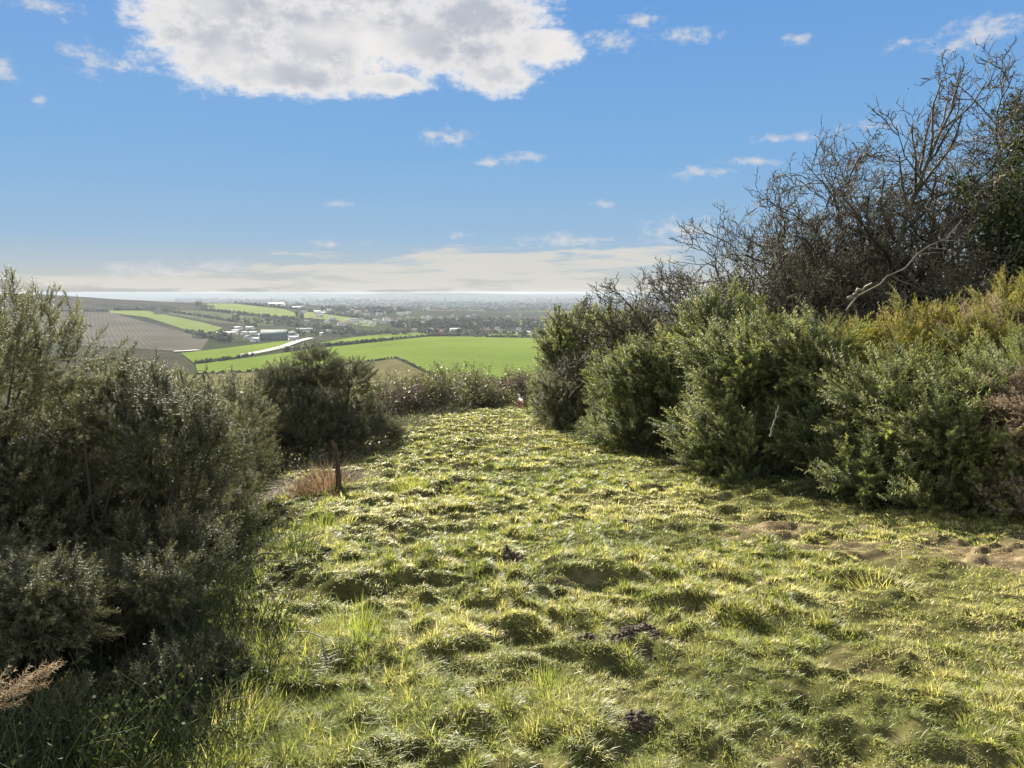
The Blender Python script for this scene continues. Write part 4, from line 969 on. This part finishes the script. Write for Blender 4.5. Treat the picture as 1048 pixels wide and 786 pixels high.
# ------------------------------------------------------------------ grass
g = np.random.default_rng(77)
def grass(n, r0, r1, ex, tuft=0):
    u = g.random(n)
    if ex == 1: r = r0 * (r1 / r0) ** u
    else: r = (r0 ** (1 - ex + 1e-9) + u * (r1 ** (1 - ex) - r0 ** (1 - ex))) ** (1 / (1 - ex))
    a = R(1) * g.uniform(-41, 44, n)
    x, y = r * np.sin(a), r * np.cos(a)
    ph = rad = None
    if tuft:                                          # n tufts of many blades springing from one crown
        kp = (fbm(x / .75, y / .6, 1400, 3, .6) > .46 + .10 * g.random(n)) & (mud(x, y) < .4); x, y, r = x[kp], y[kp], r[kp]
        k = np.clip((tuft * (6 / np.maximum(r, 3))).astype(int), 14, tuft); ti = np.repeat(np.arange(len(x)), k)
        sz = g.uniform(.5, 1.35, len(x)) ** 1.2; tone = g.normal(size=len(x)) * .22; n = len(ti)
        ph = g.random(n) * 6.28; rad = np.sqrt(g.random(n)); rc = .055 * sz[ti] * rad
        x = x[ti] + np.cos(ph) * rc; y = y[ti] + np.sin(ph) * rc; r = r[ti]
    # clumping: more blades where the turf is thick, few on bare earth
    md = mud(x, y)
    keep = g.random(n) > md * .5
    keep &= ~((x < -1.2 - .12 * y) & (y > 16))
    tf = fbm(x / .085 + 3, y / .085, 1300, 2, .6); tf2 = fbm(x / .28, y / .24, 1350, 2)      # blades stand in tufts with gaps
    if not tuft: keep &= g.random(n) < np.clip(sstep(.34, .58, tf) * .85 + .15, 0, 1) * np.clip(sstep(.25, .5, tf2) + .35, 0, 1)
    x, y, r, md = x[keep], y[keep], r[keep], md[keep]; n = len(x)
    if tuft: ph, rad, ti = ph[keep], rad[keep], ti[keep]
    tus = fbm(x / .55, y / .45, 21 + 500, 3, .55); dry = fbm(x / 1.3, y / 1.0, 900, 4, .6); fine = fbm(x / .22, y / .2, 950, 2)
    lm = np.clip((lumps(x, y) + .02) / .12, 0, 1)
    h = (.020 + .024 * tus ** 1.5 + .012 * lm) * (.55 + .9 * g.random(n)) * (1 - .5 * md) * (1 + .15 * sstep(.2, -1.6, x) * sstep(14, 6, y))
    h *= np.where(g.random(n) < .03, 1.8, 1)
    h *= 1 + sstep(8, 30, r) * .5
    w = np.maximum(.0033, r * .00080) * (.7 + .6 * g.random(n))
    az_ = g.random(n) * 6.28; ln = g.uniform(.3, 2.4, n)
    d = np.stack([np.cos(az_) * ln, np.sin(az_) * ln, np.ones(n)], -1); d[:, 0] += .15
    if tuft:
        h = (.030 + .034 * g.random(n)) * sz[ti] * (1.1 - .3 * rad); w = np.maximum(.0034, r * .0009) * (.7 + .6 * g.random(n)); az_ = ph + g.normal(size=n) * .5
        ln = .15 + 1.1 * rad * (.6 + .7 * g.random(n)); d = np.stack([np.cos(az_) * ln, np.sin(az_) * ln, np.ones(n)], -1); h = h * (1 + .25 * sstep(.2, -1.6, x)) * (1 - .35 * sstep(1.2, 3.4, x))
    b = np.stack([x, y, T(x, y) - .004], -1)
    d = nrm(d); d2 = nrm(d + np.stack([np.cos(az_), np.sin(az_), -np.full(n, .6)], -1) * 1.1 * g.random((n, 1)))
    s = np.stack([-np.sin(az_ + g.normal(size=n) * .6), np.cos(az_ + g.normal(size=n) * .6), np.zeros(n)], -1) * (w / 2)[:, None]
    m = b + d * (h * .55)[:, None]; tip = m + d2 * (h * .55)[:, None]
    V = np.stack([b - s, b + s, m - s * .8, m + s * .8, tip], 1).reshape(-1, 3)
    i = (np.arange(n) * 5)[:, None]
    F4 = i + np.array([[0, 1, 3, 2]]); F3 = i + np.array([[2, 3, 4]])
    t = .37 + (dry - .5) * 1.4 + (fine - .5) * .5 + g.normal(size=n) * .21 + .25 * md + np.where(g.random(n) < .09, .35, 0) - .1 * (tus - .5)
    if tuft: t = .37 + tone[ti] + (dry - .5) * .7 + g.normal(size=n) * .17 + np.where(g.random(n) < .10, .4, 0)
    t = t + .06 * sstep(2.0, 4.0, x) * sstep(9, 4, y)
    return V, F3, F4, np.repeat(np.clip(t, 0, 1), 5)
Va, A3, A4, ta = grass(1250000, 2.0, 46, 1.25)
Vb, B3, B4, tb = grass(26000, 2.0, 44, 1.15, 85)
A3 = np.concatenate([A3, B3 + len(Va)]); A4 = np.concatenate([A4, B4 + len(Va)]); Va = np.concatenate([Va, Vb]); ta = np.concatenate([ta, tb])
gs = np.random.default_rng(99); ns = 22000
pts_ = np.array([(-2.2, 3.6, 1.2), (-1.75, 3.0, .8), (-3.0, 4.3, 1.2), (-2.4, 4.8, .75), (-2.7, 2.7, 1.2), (-1.5, 2.5, .5)]); k_ = gs.choice(6, ns, p=pts_[:, 2] ** 2 / (pts_[:, 2] ** 2).sum())
an_ = gs.random(ns) * 6.28; ra_ = np.sqrt(gs.random(ns)) * pts_[k_, 2]; xs_ = pts_[k_, 0] + np.cos(an_) * ra_; ys_ = pts_[k_, 1] + np.sin(an_) * ra_
mbg = MB(); hs_ = .20 * (.4 + .7 * gs.random(ns)) * (.4 + fbm(xs_ / .4, ys_ / .4, 5, 2))
Pg, _ = branches(np.stack([xs_, ys_, T(xs_, ys_) - .02], -1), np.concatenate([gs.normal(size=(ns, 2)) * .45, np.ones((ns, 1))], 1), hs_, np.ones(ns), 5, .07, np.array([.02, 0, -.12]), gs)
sd_ = nrm(gs.normal(size=(ns, 3)) * [1, 1, .1])[:, None]; ww_ = np.array([1, .95, .8, .5, .05])[None, :, None] * .0042
Vg = np.stack([Pg - sd_ * ww_ / 2, Pg + sd_ * ww_ / 2], 2).reshape(-1, 3); i_ = np.arange(4) * 2
Fg = (np.stack([i_, i_ + 1, i_ + 3, i_ + 2], -1)[None] + (np.arange(ns) * 10)[:, None, None]).reshape(-1, 4)
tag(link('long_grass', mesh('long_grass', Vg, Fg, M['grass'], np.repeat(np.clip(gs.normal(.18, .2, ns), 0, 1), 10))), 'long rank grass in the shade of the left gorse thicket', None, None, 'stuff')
tag(link('grass', mesh('grass', Va, [A3, A4], M['grass'], ta)), 'short tussocky pasture grass, green with straw coloured blades', None, None, 'stuff')

# ------------------------------------------------------------------ haze
HZ = 4.5e-5
m, nt, N, L = new_mat('haze')
v = N.new('ShaderNodeVolumePrincipled'); v.inputs['Color'].default_value = (.47, .54, .64, 1); v.inputs['Density'].default_value = HZ; v.inputs['Anisotropy'].default_value = .2
o = N.new('ShaderNodeOutputMaterial'); L.new(v.outputs[0], o.inputs['Volume'])
mb = MB(); zt, zb = 9.5, -220.0
mb.box((0, 0, (zt + zb) / 2), (33600, 33600, zt - zb))
tag(link('haze', mb.build('haze', m)), 'pale air that fades the far vale', None, None, 'stuff')

# ------------------------------------------------------------------ sky, sun, camera
SUN_AZ, SUN_EL = R(-22), R(26)
w = bpy.data.worlds.new('World'); scene.world = w; w.use_nodes = True
nt = w.node_tree; N = nt.nodes; L = nt.links; N.clear()
def math_(op, a, b=None, c=None, clamp=False):
    n = N.new('ShaderNodeMath'); n.operation = op; n.use_clamp = clamp
    for i, q in enumerate((a, b, c)):
        if q is None: continue
        if isinstance(q, (int, float)): n.inputs[i].default_value = q
        else: L.new(q, n.inputs[i])
    return n.outputs[0]
def smooth(x, a, b):
    n = N.new('ShaderNodeMapRange'); n.interpolation_type = 'SMOOTHSTEP'; n.inputs['From Min'].default_value = a; n.inputs['From Max'].default_value = b
    L.new(x, n.inputs['Value']); return n.outputs[0]
def mixc(f, a, b, mode='MIX'):
    n = N.new('ShaderNodeMix'); n.data_type = 'RGBA'; n.blend_type = mode
    for s, q in ((0, f), (6, a), (7, b)):
        if isinstance(q, (int, float)): n.inputs[s].default_value = q
        elif isinstance(q, tuple): n.inputs[s].default_value = (*q, 1)
        else: L.new(q, n.inputs[s])
    return n.outputs[2]
tc = N.new('ShaderNodeTexCoord'); sx = N.new('ShaderNodeSeparateXYZ'); L.new(tc.outputs['Generated'], sx.inputs[0])
AZ = math_('ARCTAN2', sx.outputs['X'], sx.outputs['Y']); EL = math_('ARCSINE', sx.outputs['Z'])
cb = N.new('ShaderNodeCombineXYZ'); L.new(AZ, cb.inputs[0]); L.new(EL, cb.inputs[1])
sky = N.new('ShaderNodeTexSky'); sky.sky_type = 'NISHITA'; sky.sun_disc = False
sky.sun_elevation = SUN_EL; sky.sun_rotation = SUN_AZ
sky.altitude = 100; sky.air_density = 1.0; sky.dust_density = .1; sky.ozone_density = 3.0
def noise(vec, scale, detail=8, rough=.6, stretch=None, off=(0, 0, 0), dist=0.0):
    if stretch:
        mp = N.new('ShaderNodeMapping'); mp.inputs['Scale'].default_value = stretch; mp.inputs['Location'].default_value = off; L.new(vec, mp.inputs['Vector']); vec = mp.outputs[0]
    n = N.new('ShaderNodeTexNoise'); n.inputs['Scale'].default_value = scale; n.inputs['Detail'].default_value = detail; n.inputs['Roughness'].default_value = rough; n.inputs['Distortion'].default_value = dist
    L.new(vec, n.inputs['Vector']); return n.outputs['Fac']
def px_ae(px, py):
    d = ray(px, py); return math.atan2(d[0], d[1]), math.asin(d[2])
def blob(px, py, rx, ry):
    a, e = px_ae(px, py); a2, _ = px_ae(px + rx, py); _, e2 = px_ae(px, py - ry)
    s = N.new('ShaderNodeVectorMath'); s.operation = 'SUBTRACT'; L.new(cb.outputs[0], s.inputs[0]); s.inputs[1].default_value = (a, e, 0)
    q = N.new('ShaderNodeVectorMath'); q.operation = 'MULTIPLY'; L.new(s.outputs[0], q.inputs[0]); q.inputs[1].default_value = (1 / abs(a2 - a), 1 / abs(e2 - e), 0)
    l = N.new('ShaderNodeVectorMath'); l.operation = 'LENGTH'; L.new(q.outputs[0], l.inputs[0])
    return math_('SUBTRACT', 1.0, l.outputs['Value'])
def union(bl):
    o = blob(*bl[0])
    for b in bl[1:]: o = math_('SMOOTH_MAX', o, blob(*b), .12)
    return o
n_c = noise(cb.outputs[0], 13, 9, .62, (1, 1.5, 1)); n_f = noise(cb.outputs[0], 52, 8, .65, (1, 1.6, 1), (3, 1, 0))
n_big = noise(cb.outputs[0], 8, 2, .5, (1, 1.6, 1), (5, 2, 0))
# big cumulus
cum = union([(235, 45, 120, 62), (330, 40, 160, 68), (430, 38, 130, 60), (480, 20, 110, 50), (300, 78, 140, 30), (400, 85, 60, 18), (545, 48, 60, 30), (510, 76, 52, 28), (230, 8, 110, 40), (320, -20, 200, 50), (495, 52, 75, 36)])
D = math_('ADD', cum, math_('MULTIPLY_ADD', n_c, 1.35, -.70)); D = math_('ADD', D, math_('MULTIPLY_ADD', n_f, .9, -.45))
cum_a = smooth(D, .0, .50)
# small clouds
sm = union([(95, 60, 38, 24), (40, 4, 60, 18), (2, 70, 26, 26), (38, 103, 16, 9), (625, 40, 42, 20), (655, 20, 30, 14), (705, 37, 50, 13), (815, 40, 26, 8), (458, 140, 36, 14), (535, 161, 44, 8), (500, 166, 30, 7), (615, 209, 16, 7),
            (890, 129, 44, 10), (810, 141, 58, 7), (715, 176, 50, 10), (775, 165, 40, 7), (1010, 30, 80, 24), (985, 45, 60, 14), (925, 44, 30, 8), (700, 236, 56, 24), (575, 246, 60, 12), (335, 250, 22, 6), (465, 242, 20, 7), (345, 209, 20, 5), (160, 278, 70, 16), (230, 272, 40, 9)])
D2 = math_('ADD', sm, math_('MULTIPLY_ADD', n_c, 1.2, -.72)); D2 = math_('ADD', D2, math_('MULTIPLY_ADD', n_f, 3.0, -1.62))
sm_a = math_('MULTIPLY', smooth(D2, -.1, 1.1), .80)
# stratus streaks near the horizon
st = noise(cb.outputs[0], 9, 8, .62, (1, 9, 1), (2, 7, 0), .3)
band = union([(500, 272, 260, 26), (600, 266, 140, 20), (420, 285, 260, 22), (560, 296, 260, 14), (200, 290, 260, 14)])
D3 = math_('ADD', band, math_('MULTIPLY_ADD', st, 3.2, -1.75))
st_a = math_('MULTIPLY', smooth(D3, .05, .55), .92)

bw = N.new('ShaderNodeRGBToBW'); L.new(sky.outputs[0], bw.inputs[0])
hi_ = smooth(EL, .42, .75)                                                        # sky above the view kept brighter, added as fill for the shade
cf = math_('DIVIDE', 1.0, math_('MULTIPLY_ADD', math_('MULTIPLY', bw.outputs[0], math_('MULTIPLY_ADD', hi_, -.40, .45)), 1.0, 1.0))      # the camera's highlight roll-off
sc_ = N.new('ShaderNodeVectorMath'); sc_.operation = 'SCALE'; L.new(sky.outputs[0], sc_.inputs[0]); L.new(cf, sc_.inputs['Scale'])
nis = N.new('ShaderNodeHueSaturation'); nis.inputs['Saturation'].default_value = 1.3; L.new(sc_.outputs[0], nis.inputs['Color'])
SKY_TINT = (1.0, 1.0, 1.0)
er = ramp(N, [(0, (.36, .40, .43)), (.022, (.76, .77, .75)), (.07, (.62, .73, .85)), (.15, (.43, .66, .95)), (.36, (.30, .58, .98)), (1, (.15, .40, .93))])
L.new(math_('MULTIPLY', EL, 2.2, clamp=True), er.inputs['Fac'])
es = N.new('ShaderNodeVectorMath'); es.operation = 'SCALE'; L.new(er.outputs[0], es.inputs[0]); es.inputs['Scale'].default_value = 3.3
base = mixc(math_('MULTIPLY_ADD', hi_, -.6, .8), nis.outputs[0], es.outputs[0])
CW = 3.6
col = mixc(st_a, base, (CW * .80, CW * .78, CW * .72))
col = mixc(sm_a, col, (CW * .82, CW * .82, CW * .84))
shade = math_('MULTIPLY', smooth(D, .28, .90), smooth(n_big, .72, .40))
ccol = mixc(shade, (CW, CW * .98, CW * .96), (CW * .56, CW * .60, CW * .68))
col = mixc(cum_a, col, ccol)
# bright broken cloud added behind the camera, unseen, to lift the shaded sides
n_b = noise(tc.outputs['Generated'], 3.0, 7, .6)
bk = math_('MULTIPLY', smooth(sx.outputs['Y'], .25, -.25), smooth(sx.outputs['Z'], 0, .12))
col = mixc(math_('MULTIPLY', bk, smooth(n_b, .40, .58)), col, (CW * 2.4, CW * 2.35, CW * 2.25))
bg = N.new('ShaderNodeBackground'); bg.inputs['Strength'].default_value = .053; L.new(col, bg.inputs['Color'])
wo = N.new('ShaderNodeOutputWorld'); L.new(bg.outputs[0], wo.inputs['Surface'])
w.cycles.sampling_method = 'MANUAL'; w.cycles.sample_map_resolution = 512

sl = bpy.data.lights.new('sun', 'SUN'); sl.energy = 5.0; sl.angle = R(.6); sl.color = (1, .93, .80)
so = link('sun', sl); so.location = (0, 0, 30)
to_sun = Vector((math.sin(SUN_AZ) * math.cos(SUN_EL), math.cos(SUN_AZ) * math.cos(SUN_EL), math.sin(SUN_EL)))
so.rotation_euler = to_sun.to_track_quat('Z', 'Y').to_euler()

cam = bpy.data.cameras.new('camera'); co = link('camera', cam); scene.camera = co
co.location = (0, 0, EYE); co.rotation_euler = (PI / 2 - PITCH, 0, 0)
cam.sensor_fit = 'HORIZONTAL'; cam.angle = 2 * math.atan(524 / FPX)
cam.clip_start = .05; cam.clip_end = 60000

vs = scene.view_settings
scene.display_settings.display_device = 'sRGB'
vs.view_transform = 'Standard'; vs.look = 'None'; vs.gamma = 1; vs.use_curve_mapping = False; vs.exposure = 2.2
cy = scene.cycles
cy.max_bounces = 6; cy.diffuse_bounces = 3; cy.glossy_bounces = 2; cy.transmission_bounces = 3; cy.transparent_max_bounces = 4; cy.volume_bounces = 1
cy.use_denoising = True
cy.caustics_reflective = False; cy.caustics_refractive = False
